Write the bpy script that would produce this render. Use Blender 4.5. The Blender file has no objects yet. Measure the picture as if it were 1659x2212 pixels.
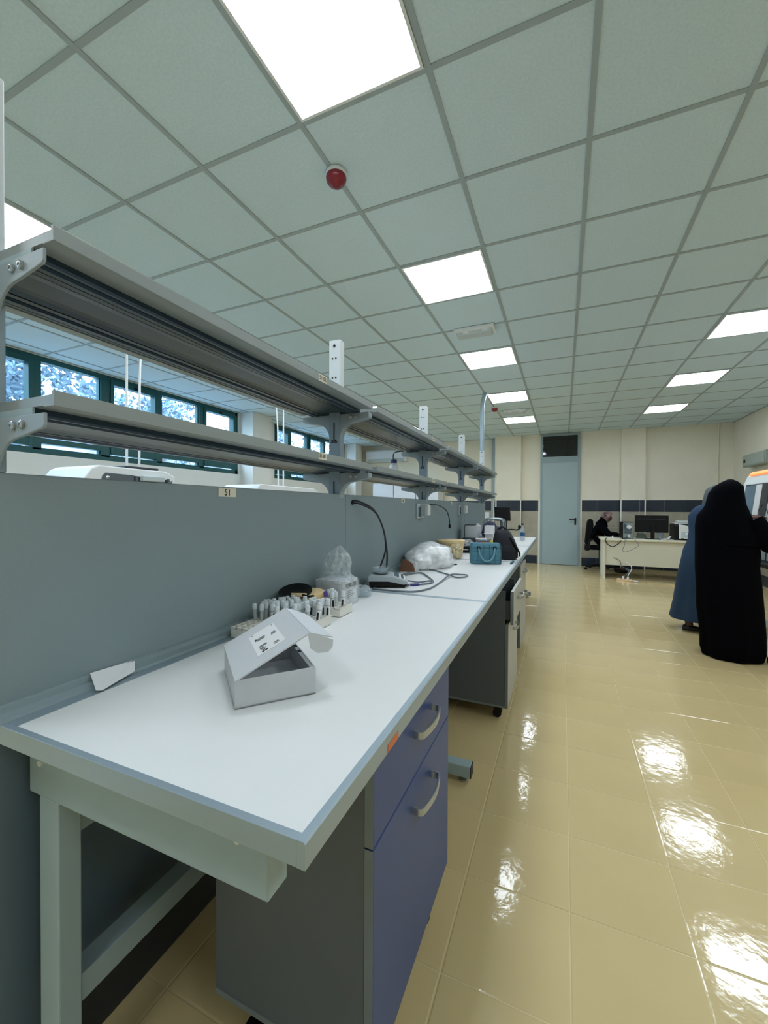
import bpy, bmesh, math, random
from mathutils import Vector, Matrix, noise
random.seed(7)
sc = bpy.context.scene
COL = sc.collection
R = math.radians

# ------------------------------------------------------------------ camera
H = 1.315                       # lens height above the floor
FPX = 886.3
YAW, PITCH, ROLL = -0.4118, -0.0117, 0.0043
fw = Vector((math.sin(YAW)*math.cos(PITCH), math.cos(YAW)*math.cos(PITCH), math.sin(PITCH)))
rt = Vector((math.cos(YAW), -math.sin(YAW), 0)); up = rt.cross(fw)
rt2 = rt*math.cos(ROLL) + up*math.sin(ROLL); up2 = -rt*math.sin(ROLL) + up*math.cos(ROLL)
cam = bpy.data.cameras.new('camera'); camo = bpy.data.objects.new('camera', cam); COL.objects.link(camo)
cam.sensor_fit = 'HORIZONTAL'; cam.sensor_width = 36; cam.lens = 36*FPX/1659; cam.clip_start = 0.02
M = Matrix.Identity(4)
for r in range(3):
    M[r][0], M[r][1], M[r][2] = rt2[r], up2[r], -fw[r]
M[2][3] = H
camo.matrix_world = M
sc.camera = camo

# ------------------------------------------------------------------ world, exposure
w = bpy.data.worlds.new('world'); sc.world = w; w.use_nodes = True
bg = w.node_tree.nodes['Background']; bg.inputs[0].default_value = (0.55, 0.77, 1.0, 1); bg.inputs[1].default_value = 11.0
sc.view_settings.view_transform = 'Standard'; sc.view_settings.look = 'None'
sc.view_settings.exposure = 0.55; sc.view_settings.gamma = 1.0; sc.view_settings.use_curve_mapping = False
PANEL = 11.0                    # brightness of the ceiling panels

# ------------------------------------------------------------------ materials
def lin(c):
    return tuple((x/12.92 if x <= .04045 else ((x+.055)/1.055)**2.4) for x in (c[0]/255, c[1]/255, c[2]/255)) + (1,)
MATS = {}
def mat(name, rgb, rough=.5, metal=0, var=0, vscale=8, bump=0, bscale=60, emit=0, spec=.5, coat=0, rgb2=None, alpha=1, trans=0, stretch=None, bdist=.01):
    if name in MATS: return MATS[name]
    m = bpy.data.materials.new(name); m.use_nodes = True
    nt = m.node_tree; b = nt.nodes['Principled BSDF']; L = nt.links
    c = lin(rgb)
    b.inputs['Base Color'].default_value = c
    b.inputs['Roughness'].default_value = rough; b.inputs['Metallic'].default_value = metal
    b.inputs['Specular IOR Level'].default_value = spec
    b.inputs['Coat Weight'].default_value = coat
    b.inputs['Alpha'].default_value = alpha
    b.inputs['Transmission Weight'].default_value = trans
    if emit:
        b.inputs['Emission Color'].default_value = c; b.inputs['Emission Strength'].default_value = emit
    if var or bump:
        tc = nt.nodes.new('ShaderNodeTexCoord')
        src = tc.outputs['Object']
        if stretch:
            mp = nt.nodes.new('ShaderNodeMapping'); mp.inputs['Scale'].default_value = stretch
            L.new(src, mp.inputs['Vector']); src = mp.outputs['Vector']
    if var:
        n = nt.nodes.new('ShaderNodeTexNoise'); n.inputs['Scale'].default_value = vscale; n.inputs['Detail'].default_value = 4
        L.new(src, n.inputs['Vector'])
        mx = nt.nodes.new('ShaderNodeMix'); mx.data_type = 'RGBA'
        c2 = lin(rgb2) if rgb2 else tuple(x*(1-var) for x in c[:3]) + (1,)
        mx.inputs[6].default_value = c; mx.inputs[7].default_value = c2
        mr = nt.nodes.new('ShaderNodeMapRange'); mr.inputs[1].default_value = .35; mr.inputs[2].default_value = .65
        L.new(n.outputs['Fac'], mr.inputs[0]); L.new(mr.outputs[0], mx.inputs[0])
        L.new(mx.outputs[2], b.inputs['Base Color'])
    if bump:
        n2 = nt.nodes.new('ShaderNodeTexNoise'); n2.inputs['Scale'].default_value = bscale; n2.inputs['Detail'].default_value = 3
        L.new(src, n2.inputs['Vector'])
        bp = nt.nodes.new('ShaderNodeBump'); bp.inputs['Strength'].default_value = bump; bp.inputs['Distance'].default_value = bdist
        L.new(n2.outputs['Fac'], bp.inputs['Height']); L.new(bp.outputs[0], b.inputs['Normal'])
    MATS[name] = m
    return m
def film(name, rgb, dens, rough=.15, bump=.4, bscale=25):
    """thin clear plastic or glass: partly see-through, partly glossy and milky"""
    if name in MATS: return MATS[name]
    m = bpy.data.materials.new(name); m.use_nodes = True
    nt = m.node_tree; L = nt.links; b = nt.nodes['Principled BSDF']; out = nt.nodes['Material Output']
    b.inputs['Base Color'].default_value = lin(rgb); b.inputs['Roughness'].default_value = rough
    t = nt.nodes.new('ShaderNodeBsdfTransparent'); t.inputs[0].default_value = (.97, .985, 1, 1)
    mx = nt.nodes.new('ShaderNodeMixShader')
    if bump:
        tc = nt.nodes.new('ShaderNodeTexCoord'); n = nt.nodes.new('ShaderNodeTexNoise'); n.inputs['Scale'].default_value = bscale
        L.new(tc.outputs['Object'], n.inputs['Vector'])
        bp = nt.nodes.new('ShaderNodeBump'); bp.inputs['Strength'].default_value = bump; bp.inputs['Distance'].default_value = .01
        L.new(n.outputs['Fac'], bp.inputs['Height']); L.new(bp.outputs[0], b.inputs['Normal'])
        mr = nt.nodes.new('ShaderNodeMapRange'); mr.inputs[1].default_value = .35; mr.inputs[2].default_value = .65
        mr.inputs[3].default_value = dens*.6; mr.inputs[4].default_value = min(1, dens*1.4)
        L.new(n.outputs['Fac'], mr.inputs[0]); L.new(mr.outputs[0], mx.inputs[0])
    else:
        mx.inputs[0].default_value = dens
    L.new(t.outputs[0], mx.inputs[1]); L.new(b.outputs[0], mx.inputs[2]); L.new(mx.outputs[0], out.inputs[0])
    MATS[name] = m
    return m

m_ceil   = mat('ceiling_fibre', (208,229,240), .95, var=.07, vscale=90, bump=.25, bscale=260, bdist=.004)  # white tile; blue tint put into the colour to offset warm floor bounce
m_tee    = mat('ceiling_tee', (160,174,180), .6)
m_slab   = mat('slab', (150,150,145), .9)
m_panel  = mat('light_diffuser', (234,244,254), .5, emit=PANEL)
m_pframe = mat('light_frame', (225,230,232), .5)
m_plast  = mat('cream_plaster', (233,226,206), .85, var=.04, vscale=3, bump=.08, bscale=200, bdist=.003)
m_plastw = mat('white_plaster', (228,228,222), .85, var=.03, vscale=3)
m_tile   = mat('beige_wall_tile', (172,166,148), .3, var=.12, vscale=6)
m_dtile  = mat('navy_wall_tile', (40,52,66), .25, var=.2, vscale=5)
m_trim   = mat('white_trim', (232,230,220), .5)
m_floor  = mat('glazed_floor_tile', (214,192,142), .085, var=.05, vscale=2.2, bump=.16, bscale=20, bdist=.006, spec=.6)
m_grout  = mat('floor_grout', (214,196,150), .4)
m_alu    = mat('anodised_aluminium', (160,176,186), .38, metal=.5)
m_top    = mat('white_laminate', (222,223,222), .42, var=.02, vscale=3)
m_frame  = mat('grey_green_powder_coat', (160,180,186), .5, bump=.05, bscale=500, bdist=.001)
m_part   = mat('grey_partition', (134,150,155), .6, var=.03, vscale=200, bump=.05, bscale=500, bdist=.001)
m_lowp   = mat('dark_service_panel', (92,110,124), .35)
m_shelf  = mat('grey_shelf_steel', (146,154,154), .42, metal=.15)
m_rail   = mat('shaded_alu_rail', (40,58,74), .3, metal=.3)  # grey aluminium, with the shade of the backlit underside put into its colour
m_post   = mat('post_white', (206,212,214), .45)
m_postg  = mat('post_blue_grey', (140,158,170), .5, var=.08, vscale=30)
m_brk    = mat('bracket_grey', (150,163,170), .45)
m_bolt   = mat('zinc_bolt', (190,194,196), .3, metal=1)
m_hole   = mat('black_hole', (8,8,10), .8)
m_cab    = mat('grey_cabinet', (88,95,101), .5, var=.03, vscale=4)
m_edging = mat('grey_edging', (112,122,126), .5)
m_blue   = mat('blue_door', (42,70,128), .42, var=.04, vscale=3)
m_lgdoor = mat('light_grey_door', (176,178,174), .4, var=.04, vscale=3)
m_nickel = mat('satin_nickel', (176,182,186), .3, metal=.8)
m_black  = mat('black_plastic', (8,8,11), .5, spec=.3)
m_dark   = mat('dark_grey_plastic', (44,48,54), .5)
m_rubber = mat('black_rubber', (12,12,13), .7)
m_white  = mat('white_plastic', (228,230,230), .4)
m_paper  = mat('white_paper', (226,228,230), .8)
m_card   = mat('white_cardboard', (200,204,208), .75, var=.02, vscale=60, bump=.04, bscale=300, bdist=.001)
m_brown  = mat('brown_cardboard', (134,92,72), .8, var=.08, vscale=20)
m_ink    = mat('black_ink', (18,20,24), .6)
m_tag    = mat('cream_tag', (226,222,204), .6)
m_orange = mat('orange_sticker', (214,120,80), .6)
m_foam   = mat('white_foam', (226,224,216), .8, bump=.1, bscale=90, bdist=.002)
m_tube   = film('tube_plastic', (222,230,234), .6, .12, 0)
m_cap    = mat('frosted_cap', (214,222,226), .4)
m_capp   = mat('purple_cap', (84,66,150), .4)
m_blood  = mat('yellow_serum', (214,186,96), .3)
m_cream  = mat('cream_plastic', (226,200,150), .5, var=.04, vscale=10)
m_bag    = film('clear_bag', (228,234,236), .30, .12, 1.0, 30)
m_bagw   = film('milky_bag', (244,246,248), .88, .22, .35, 14)
m_glass  = film('clear_glass', (200,215,220), .3, .05, 0)
m_bal    = mat('balance_grey', (168,178,182), .45)
m_lcd    = mat('lcd_panel', (70,92,104), .25)
m_cable  = mat('grey_cable', (92,106,114), .5)
m_cabled = mat('dark_cable', (34,38,44), .5)
m_usb    = mat('blue_plug', (38,48,120), .4)
m_teal   = mat('teal_quilted_cloth', (78,130,148), .7, var=.1, vscale=40, bump=.2, bscale=120, bdist=.003)
m_teald  = mat('teal_piping', (48,92,108), .7)
m_navy   = mat('navy_bag_cloth', (10,13,26), .7, var=.2, vscale=20, bump=.15, bscale=80, bdist=.004)
m_pet    = film('bottle_plastic', (205,222,232), .35, .08, 0)
m_blab   = mat('blue_label', (44,92,140), .5)
m_yel    = mat('yellow_green_box', (176,176,74), .6)
m_red    = mat('red_alarm', (118,12,32), .35)
m_door   = mat('grey_door_paint', (158,176,178), .45, var=.03, vscale=3)
m_dframe = mat('door_frame_paint', (140,158,162), .45)
m_dkglas = mat('dark_glass', (8,10,14), .04, spec=.8)
m_green  = mat('green_window_frame', (10,78,80), .35)
m_cloth  = mat('black_abaya', (3,3,8), .95, bump=.2, bscale=12, bdist=.01, spec=.08)
m_bluecl = mat('blue_dress', (34,62,90), .85, var=.12, vscale=6, bump=.2, bscale=14, bdist=.01)
m_scarf  = mat('grey_scarf', (96,104,108), .85, var=.3, vscale=14)
m_flower = mat('floral_scarf', (46,28,36), .8, var=.9, vscale=13, rgb2=(150,122,116))
m_skin   = mat('skin_brown', (96,62,48), .6)
m_shoe   = mat('black_shoe', (14,13,15), .5)
m_desk   = mat('cream_desk', (226,222,202), .5, var=.02, vscale=4)
m_bsc    = mat('cabinet_white', (222,228,228), .4)
m_bscg   = mat('cabinet_grey', (186,198,200), .4)
m_sash   = mat('blue_sash', (70,112,140), .12, var=.2, vscale=6)
m_glow   = mat('orange_lamp', (255,140,70), .5, emit=.75)
m_ebox   = mat('grey_switch_box', (150,160,150), .5)
m_ac     = mat('ac_white', (226,230,236), .4)
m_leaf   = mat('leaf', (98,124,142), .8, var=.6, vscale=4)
m_bark   = mat('bark', (96,84,72), .9, var=.3, vscale=10)
m_hill   = mat('dry_hillside', (112,124,132), .95, var=.5, vscale=.9, rgb2=(70,92,100))
m_pink   = mat('power_strip_plastic', (224,190,150), .5)
m_silver = mat('silver_case', (150,160,162), .35, metal=.5)
m_chairf = mat('chair_fabric', (10,11,14), .95, spec=.2)

# ------------------------------------------------------------------ geometry helpers
OFS = {}
ROW = False                     # the bench row stands half a degree off the ceiling grid
RA = 0.0088; RP = Vector((-.302, .44, 0))
def rowpt(p):
    d = Vector(p) - RP; c, s = math.cos(RA), math.sin(RA)
    return Vector((RP.x + d.x*c - d.y*s, RP.y + d.x*s + d.y*c, d.z))
class MB:
    def __init__(s): s.v = []; s.f = []
    def add(s, vs, fs):
        o = len(s.v); s.v += [tuple(p) for p in vs]; s.f += [tuple(i+o for i in f) for f in fs]; return s
    def box(s, x0, x1, y0, y1, z0, z1):
        return s.add([(x0,y0,z0),(x1,y0,z0),(x1,y1,z0),(x0,y1,z0),(x0,y0,z1),(x1,y0,z1),(x1,y1,z1),(x0,y1,z1)],
                     [(0,3,2,1),(4,5,6,7),(0,1,5,4),(1,2,6,5),(2,3,7,6),(3,0,4,7)])
    def obox(s, c, u, v, n, a, b, h):
        """box from corner c along vectors u*a, v*b, n*h"""
        c, u, v, n = Vector(c), Vector(u)*a, Vector(v)*b, Vector(n)*h
        P = [c, c+u, c+u+v, c+v]; P += [p+n for p in P]
        return s.add(P, [(0,3,2,1),(4,5,6,7),(0,1,5,4),(1,2,6,5),(2,3,7,6),(3,0,4,7)])
    def prism(s, poly, axis, a, b):
        n = len(poly)
        def P(p, t): return {'y': (p[0], t, p[1]), 'x': (t, p[0], p[1]), 'z': (p[0], p[1], t)}[axis]
        vs = [P(p, a) for p in poly] + [P(p, b) for p in poly]
        fs = [tuple(range(n)), tuple(range(2*n-1, n-1, -1))] + [(i, i+n, (i+1) % n + n, (i+1) % n) for i in range(n)]
        return s.add(vs, fs)
    def tube(s, path, r, n=8, r2=None, caps=True):
        path = [Vector(p) for p in path]; m = len(path); rings = []
        t0 = (path[1]-path[0]).normalized()
        a = t0.orthogonal().normalized()
        for i, p in enumerate(path):
            t = (path[min(i+1, m-1)] - path[max(i-1, 0)]).normalized()
            a = (a - t*a.dot(t)).normalized(); b = t.cross(a)
            rr = r if r2 is None else r + (r2-r)*i/(m-1)
            if isinstance(r, (list, tuple)): rr = r[i]
            rings.append([p + (a*math.cos(2*math.pi*k/n) + b*math.sin(2*math.pi*k/n))*rr for k in range(n)])
        return s.loft(rings, caps)
    def loft(s, rings, caps=True):
        n = len(rings[0]); vs = [p for r in rings for p in r]; fs = []
        for i in range(len(rings)-1):
            for k in range(n):
                fs.append((i*n+k, i*n+(k+1) % n, (i+1)*n+(k+1) % n, (i+1)*n+k))
        if caps: fs.append(tuple(range(n-1, -1, -1))); fs.append(tuple((len(rings)-1)*n+k for k in range(n)))
        return s.add(vs, fs)
    def lathe(s, prof, c=(0,0,0), n=24, axis=None):
        c = Vector(c); q = Vector((0,0,1)).rotation_difference(Vector(axis)) if axis else None
        rings = []
        for r, z in prof:
            ring = []
            for k in range(n):
                p = Vector((r*math.cos(2*math.pi*k/n), r*math.sin(2*math.pi*k/n), z))
                ring.append(c + (q @ p if q else p))
            rings.append(ring)
        return s.loft(rings)
    def blob(s, c, rad, seed=0, amp=.15, freq=2.5, seg=20, fl=None):
        """lumpy ellipsoid; fl clamps the underside to a flat height"""
        c = Vector(c); rings = []
        for i in range(1, seg):
            th = math.pi*i/seg; ring = []
            for k in range(seg*2):
                ph = math.pi*k/seg
                d = Vector((math.sin(th)*math.cos(ph), math.sin(th)*math.sin(ph), math.cos(th)))
                a = 1 + amp*(noise.noise(d*freq + Vector((seed*3.1, seed, 0))) * 1.4 + .6*noise.noise(d*freq*2.7 + Vector((seed, 5, 1))))
                p = c + Vector((d.x*rad[0]*a, d.y*rad[1]*a, d.z*rad[2]*a))
                if fl is not None: p.z = max(p.z, fl + .001*math.sin(ph*7))
                ring.append(p)
            rings.append(ring)
        return s.loft(rings)
    def build(s, name, m, parent=None, smooth=None, bevel=0, world=True, seg=2):
        vs = [Vector(p) for p in s.v]
        if ROW and world: vs = [rowpt(p) for p in vs]
        if parent is not None:
            loc = Vector((0,0,0)); o = OFS.get(parent.name, Vector((0,0,0))) if world else Vector((0,0,0))
            vs = [p - o for p in vs]
        else:
            o = Vector((sum(p.x for p in vs)/len(vs), sum(p.y for p in vs)/len(vs), min(p.z for p in vs)))
            vs = [p - o for p in vs]; loc = o
        me = bpy.data.meshes.new(name); me.from_pydata([tuple(p) for p in vs], [], s.f)
        bm = bmesh.new(); bm.from_mesh(me); bmesh.ops.recalc_face_normals(bm, faces=bm.faces); bm.to_mesh(me); bm.free()
        me.materials.append(m)
        if smooth:
            me.shade_smooth(); me.set_sharp_from_angle(angle=R(smooth if smooth is not True else 50))
        ob = bpy.data.objects.new(name, me); COL.objects.link(ob); ob.location = loc
        if parent is not None: ob.parent = parent; OFS[ob.name] = OFS.get(parent.name, Vector((0,0,0)))
        else: OFS[ob.name] = loc.copy()
        if bevel:
            bv = ob.modifiers.new('bevel', 'BEVEL'); bv.width = bevel; bv.segments = seg; bv.limit_method = 'ANGLE'; bv.angle_limit = R(40)
        return ob
def box(name, m, x0, x1, y0, y1, z0, z1, parent=None, bevel=0): return MB().box(x0,x1,y0,y1,z0,z1).build(name, m, parent, bevel=bevel)
def tag(o, label, cat, group=None):
    o['label'] = label; o['category'] = cat
    if group: o['group'] = group
    return o
def thing(name, label, cat, loc, group=None, rz=0):
    e = bpy.data.objects.new(name, None); COL.objects.link(e); e.empty_display_size = .05
    p = rowpt(loc) if ROW else Vector(loc)
    e.location = p; e.rotation_euler = (0,0,rz); OFS[e.name] = p.copy()
    return tag(e, label, cat, group)
def struct(o): o['kind'] = 'structure'; return o
def instance(me, name, parent, loc, rot=(0,0,0)):
    o = bpy.data.objects.new(name, me); COL.objects.link(o); o.parent = parent; o.location = loc; o.rotation_euler = rot
    OFS[o.name] = OFS.get(parent.name, Vector((0,0,0))) if parent else Vector(loc)
    return o
def copy_thing(root, loc, label=None):
    r = root.copy(); COL.objects.link(r); r.location = loc
    if label: r['label'] = label
    OFS[r.name] = Vector(loc)
    for ch in list(root.children):
        c = ch.copy(); COL.objects.link(c); c.parent = r
        for g in list(ch.children):
            d = g.copy(); COL.objects.link(d); d.parent = c
    return r
def text(s, size, m, parent, origin, xdir, ydir, name='lettering'):
    """flat lettering laid on a surface, x along xdir, up along ydir"""
    cu = bpy.data.curves.new('t', 'FONT'); cu.body = s; cu.size = size; cu.align_x = 'CENTER'; cu.align_y = 'CENTER'; cu.offset = size*.02
    to = bpy.data.objects.new('t', cu); COL.objects.link(to)
    bpy.context.view_layer.update()
    me = bpy.data.meshes.new_from_object(to.evaluated_get(bpy.context.evaluated_depsgraph_get()))
    bpy.data.objects.remove(to)
    xd, yd = Vector(xdir).normalized(), Vector(ydir).normalized()
    o = Vector(origin)
    if ROW: o = rowpt(o)
    o -= OFS.get(parent.name, Vector((0,0,0)))
    for v in me.vertices: v.co = o + xd*v.co.x + yd*v.co.y
    me.materials.clear(); me.materials.append(m)
    ob = bpy.data.objects.new(name, me); COL.objects.link(ob); ob.parent = parent
    return ob
def bez(pts, n=8):
    """Catmull-Rom through the points"""
    P = [Vector(p) for p in pts]; out = []
    for i in range(len(P)-1):
        a, b, c, d = P[max(i-1,0)], P[i], P[i+1], P[min(i+2, len(P)-1)]
        for k in range(n):
            t = k/n
            out.append(.5*((2*b) + (c-a)*t + (2*a-5*b+4*c-d)*t*t + (3*b-a-3*c+d)*t**3))
    return out + [P[-1]]
def rrect(x0, x1, y0, y1, r, n=4):
    out = []
    for cx, cy, a0 in ((x1-r, y1-r, 0), (x0+r, y1-r, 90), (x0+r, y0+r, 180), (x1-r, y0+r, 270)):
        for k in range(n+1):
            a = R(a0 + 90*k/n); out.append((cx + r*math.cos(a), cy + r*math.sin(a)))
    return out
def px_of(p):
    d = Vector(p) - Vector((0,0,H)); z = d.dot(fw)
    return (829.5 + FPX*d.dot(rt2)/z, 1106 - FPX*d.dot(up2)/z, z) if z > .05 else None

# ------------------------------------------------------------------ the room
XL, XR, YB, YF, ZC = -5.5, 3.12, -2.6, 10.35, H + 1.727
XRec = -1.55                    # left of this the far wall stands further back
YF2 = 10.62
# floor
fl = struct(box('floor', m_grout, XL-.2, XR+.2, YB-.2, YF2+.2, -.14, -.0012))
TP = .337; tx0, ty0 = -.307, 1.4525
def tile_mesh(name, a, b, ch, dz, th, m):
    mb = MB(); vs = []
    for (q, z) in ((0, -th), (0, -dz), (ch, 0)):
        vs += [(-a/2+q, -b/2+q, z), (a/2-q, -b/2+q, z), (a/2-q, b/2-q, z), (-a/2+q, b/2-q, z)]
    fs = [(8,9,10,11)]
    for l in (0, 4):
        for k in range(4): fs.append((l+k, l+(k+1) % 4, l+4+(k+1) % 4, l+4+k))
    mb.add(vs, fs); me = bpy.data.meshes.new(name); me.from_pydata(mb.v, [], mb.f); me.materials.append(m); return me, mb
tme, tmb = tile_mesh('floor_tile', TP-.003, TP-.003, .003, .001, .01, m_floor)
cells = []
i0, i1 = math.floor((XL-tx0)/TP), math.ceil((XR-tx0)/TP); j0, j1 = math.floor((YB-ty0)/TP), math.ceil((YF2-ty0)/TP)
for i in range(i0, i1):
    for j in range(j0, j1):
        cx, cy = tx0+(i+.5)*TP, ty0+(j+.5)*TP
        if cx > XR+.1 or cx < XL-.1 or cy > YF2 or cy < YB: continue
        sc_ = 0
        if cx > -1.1 and cy > 0:
            q = px_of((cx, cy, 0))
            if q and -60 < q[0] < 1719 and q[1] < 2280: sc_ = 1/(q[2]**3)
        cells.append((sc_, cx, cy))
cells.sort(key=lambda t: -t[0])
rest = MB()
fo = OFS[fl.name]
for n_, (s_, cx, cy) in enumerate(cells):
    tilt = (random.gauss(0, .0011), random.gauss(0, .0011))
    if n_ < 300 and s_ > 0:
        instance(tme, 'floor_tile', fl, Vector((cx, cy, 0)) - fo, (tilt[0], tilt[1], 0))
    else:
        rest.add([(v[0]+cx, v[1]+cy, v[2]) for v in tmb.v], tmb.f)
ro = rest.build('floor_tile_field', m_floor, fl); ro['kind'] = 'stuff'

# ceiling: slab, tee grid, tiles
ce = struct(box('ceiling', m_slab, XL-.2, XR+.2, YB-.2, YF2+.2, ZC+.1, ZC+.2))
GX = [-1.102 + .6*i for i in range(-7, 7)]; GY = [1.567 + .6*j for j in range(-6, 16)]
LIGHTS = [(0, -1), (0, 2), (0, 5), (0, 8), (0, 11), (4, -1), (4, 2), (4, 5), (4, 8), (4, 11), (-4, -1), (-4, 2), (-4, 5), (-4, 8), (-4, 11), (0, -4), (4, -4), (-4, -4)]
# panel (-4): column between x=-3.502 and -2.902
def gx(i): return -1.102 + .6*i
def gy(j): return 1.567 + .6*j
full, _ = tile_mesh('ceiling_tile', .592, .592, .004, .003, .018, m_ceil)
for v in full.vertices: v.co.z = -v.co.z
full.flip_normals()
co_ = OFS[ce.name]
cutm = {}
xs = [XL] + [g for g in GX if XL+.02 < g < XR-.05] + [XR]
ys = [YB] + [g for g in GY if YB+.02 < g < YF2-.02] + [YF2]
for a in range(len(xs)-1):
    for b in range(len(ys)-1):
        x0, x1, y0, y1 = xs[a], xs[a+1], ys[b], ys[b+1]
        if any(abs(gx(i)-x0) < .01 and abs(gy(j)-y0) < .01 for i, j in LIGHTS): continue
        key = (round(x1-x0, 3), round(y1-y0, 3))
        if key == (.6, .6): me = full
        else:
            if key not in cutm:
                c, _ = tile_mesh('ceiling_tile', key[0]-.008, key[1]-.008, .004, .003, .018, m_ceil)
                for v in c.vertices: v.co.z = -v.co.z
                c.flip_normals(); cutm[key] = c
            me = cutm[key]
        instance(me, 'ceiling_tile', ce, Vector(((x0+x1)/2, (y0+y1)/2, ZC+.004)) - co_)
for g in xs[1:-1]: box('main_tee', m_tee, g-.012, g+.012, YB, YF2, ZC-.001, ZC+.03, ce)
for g in ys[1:-1]: box('cross_tee', m_tee, XL, XR, g-.012, g+.012, ZC, ZC+.025, ce)
for x in (XL, XR-.02): box('wall_angle', m_tee, x, x+.02, YB, YF2, ZC-.002, ZC+.02, ce)

# far wall with piers, tiles and edge trims
wf = struct(MB().box(XRec, XR+.2, YF, YF+.35, -.02, ZC+.15).build('wall_far', m_plast))
def wall_tiles(parent, x0, x1, y, rows, wtile, start=None, axis='x'):
    for z0, z1, m in rows:
        x = x0 if start is None else start
        while x < x1 - .01:
            e = min(x + wtile, x1)
            if e - max(x, x0) > .03:
                box('wall_tile', m, max(x, x0)+.002, e-.002, y-.009, y, z0+.002, z1-.002, parent)
            x += wtile
ROWS = [(0, .19, m_dtile), (.19, .54, m_tile), (.54, .89, m_tile), (.89, 1.24, m_tile), (1.24, 1.49, m_dtile)]
def trim(name, x0, x1, y0, y1, z0, z1, parent, m=m_trim): return box(name, m, x0, x1, y0, y1, z0, z1, parent, bevel=.002)
PIERS = [(-1.50, -.93), (1.15, 1.60)]
for a, b in PIERS:
    box('pilaster', m_plast, a, b, YF-.1, YF, 0, ZC, wf)
    wall_tiles(wf, a, b, YF-.1, ROWS, .35)
    for x in (a, b): trim('edge_trim', x-.012, x+.012, YF-.115, YF-.095, 0, 1.5, wf)
    for x, sx in ((a, -1), (b, 1)):
        for z0, z1, m in ROWS: box('wall_tile', m, min(x, x+sx*.009), max(x, x+sx*.009), YF-.098, YF-.002, z0+.002, z1-.002, wf)
DX0, DX1, DZ = -.50, .345, 3.03
for a, b, st in ((-.92, DX0, -.92), (DX1, 1.14, DX1), (1.61, XR, 1.61)):
    wall_tiles(wf, a, b, YF, ROWS, .35, st)
    trim('tile_cap', a, b, YF-.014, YF, 1.49, 1.503, wf)
for a, b in PIERS: trim('tile_cap', a-.01, b+.01, YF-.114, YF-.1, 1.49, 1.503, wf)
for x in (DX0-.02, DX1+.02): trim('edge_trim', x-.022, x+.022, YF-.02, YF, 0, 1.5, wf)
for x in (1.615, 2.86): box('cable_duct', m_plast, x-.012, x+.012, YF-.03, YF, 1.5, ZC, wf)
# recessed stretch of the far wall behind the benches
wf2 = struct(MB().box(XL-.2, XRec, YF2, YF2+.2, -.02, ZC+.15).build('wall_far_recess', m_plast))
wall_tiles(wf2, XL, XRec, YF2, ROWS, .35)
trim('tile_cap', XL, XRec, YF2-.014, YF2, 1.49, 1.503, wf2)
box('cable_duct', m_tee, XRec-.11, XRec-.01, YF2-.09, YF2, 0, ZC, wf2)
trim('edge_trim', XRec-.012, XRec+.004, YF-.105, YF2, 0, 1.5, wf2)
# right, back and window walls
wr = struct(box('wall_right', m_plast, XR, XR+.2, YB, YF, -.02, ZC+.15))
wb = struct(box('wall_back', m_plast, XL-.2, XR+.2, YB-.2, YB, -.02, ZC+.15))
for y in [YF-.35*k for k in range(1, 16)]:
    for z0, z1, m in ROWS: box('wall_tile', m, XR-.009, XR, y+.002, y+.348, z0+.002, z1-.002, wr)
WY = [(-2.5, 1.5), (2.0, 5.87), (6.9, 9.9)]
WZ0, WZ1 = 1.91, 3.035
mb = MB().box(XL-.25, XL, YB-.2, YF2+.2, -.02, WZ0)
ycur = YB-.2
for a, b in WY:
    mb.box(XL-.25, XL, ycur, a, WZ0, ZC+.15); ycur = b
    mb.box(XL-.25, XL, a, b, WZ1, ZC+.15)
mb.box(XL-.25, XL, ycur, YF2+.2, WZ0, ZC+.15)
wl = struct(mb.build('wall_left', m_plastw))
for a, b in ((5.9, 6.42), (9.95, 10.3)):
    box('pilaster', m_plastw, XL, XL+.31, a, b, 0, ZC, wl)
# windows
def window(n, y0, y1, panes):
    x0, x1 = XL-.12, XL-.02
    mb = MB().box(x0, x1, y0, y1, WZ0, WZ0+.075).box(x0, x1, y0, y1, WZ1-.06, WZ1)
    mb.box(x0, x1, y0, y0+.06, WZ0, WZ1).box(x0, x1, y1-.06, y1, WZ0, WZ1)
    wdw = struct(mb.build('window_%d' % n, m_green, bevel=.004))
    for k, (a, b, op) in enumerate(panes):
        if k: box('mullion', m_green, x0, x1, panes[k-1][1]+ (.045 if panes[k-1][2] else 0), a - (.045 if op else 0), WZ0+.05, WZ1-.05, wdw)
        if op:
            s = MB(); q = .045
            s.box(x0+.01, x1+.02, a-q, a, 2.0, 2.99).box(x0+.01, x1+.02, b, b+q, 2.0, 2.99)
            s.box(x0+.01, x1+.02, a, b, 2.0, 2.10).box(x0+.01, x1+.02, a, b, 2.925, 2.99)
            so = s.build('sash', m_green, wdw, bevel=.004)
            box('pane', m_pane, x0+.04, x0+.05, a, b, 2.10, 2.925, so)
            MB().box(x1+.02, x1+.035, (a+b)/2-.02, (a+b)/2+.02, 2.93, 2.97).build('latch', m_hole, so)
        else:
            box('pane', m_pane, x0+.04, x0+.05, a, b, WZ0+.075, WZ1-.06, wdw)
            box('lower_bar', m_green, x0+.01, x1, a, b, 2.035, 2.10, wdw)
            MB().box(x0+.055, x0+.075, a, a+.014, WZ0+.075, WZ1-.06).box(x0+.055, x0+.075, b-.014, b, WZ0+.075, WZ1-.06).build('glazing_bead', m_green, wdw)
m_pane = film('window_pane', (225,235,245), .06, .03, 0)
window(1, 2.0, 5.87, [(2.09, 2.63, True), (2.76, 3.43, False), (3.59, 4.19, True), (4.315, 5.0, False), (5.14, 5.75, True)])
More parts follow.
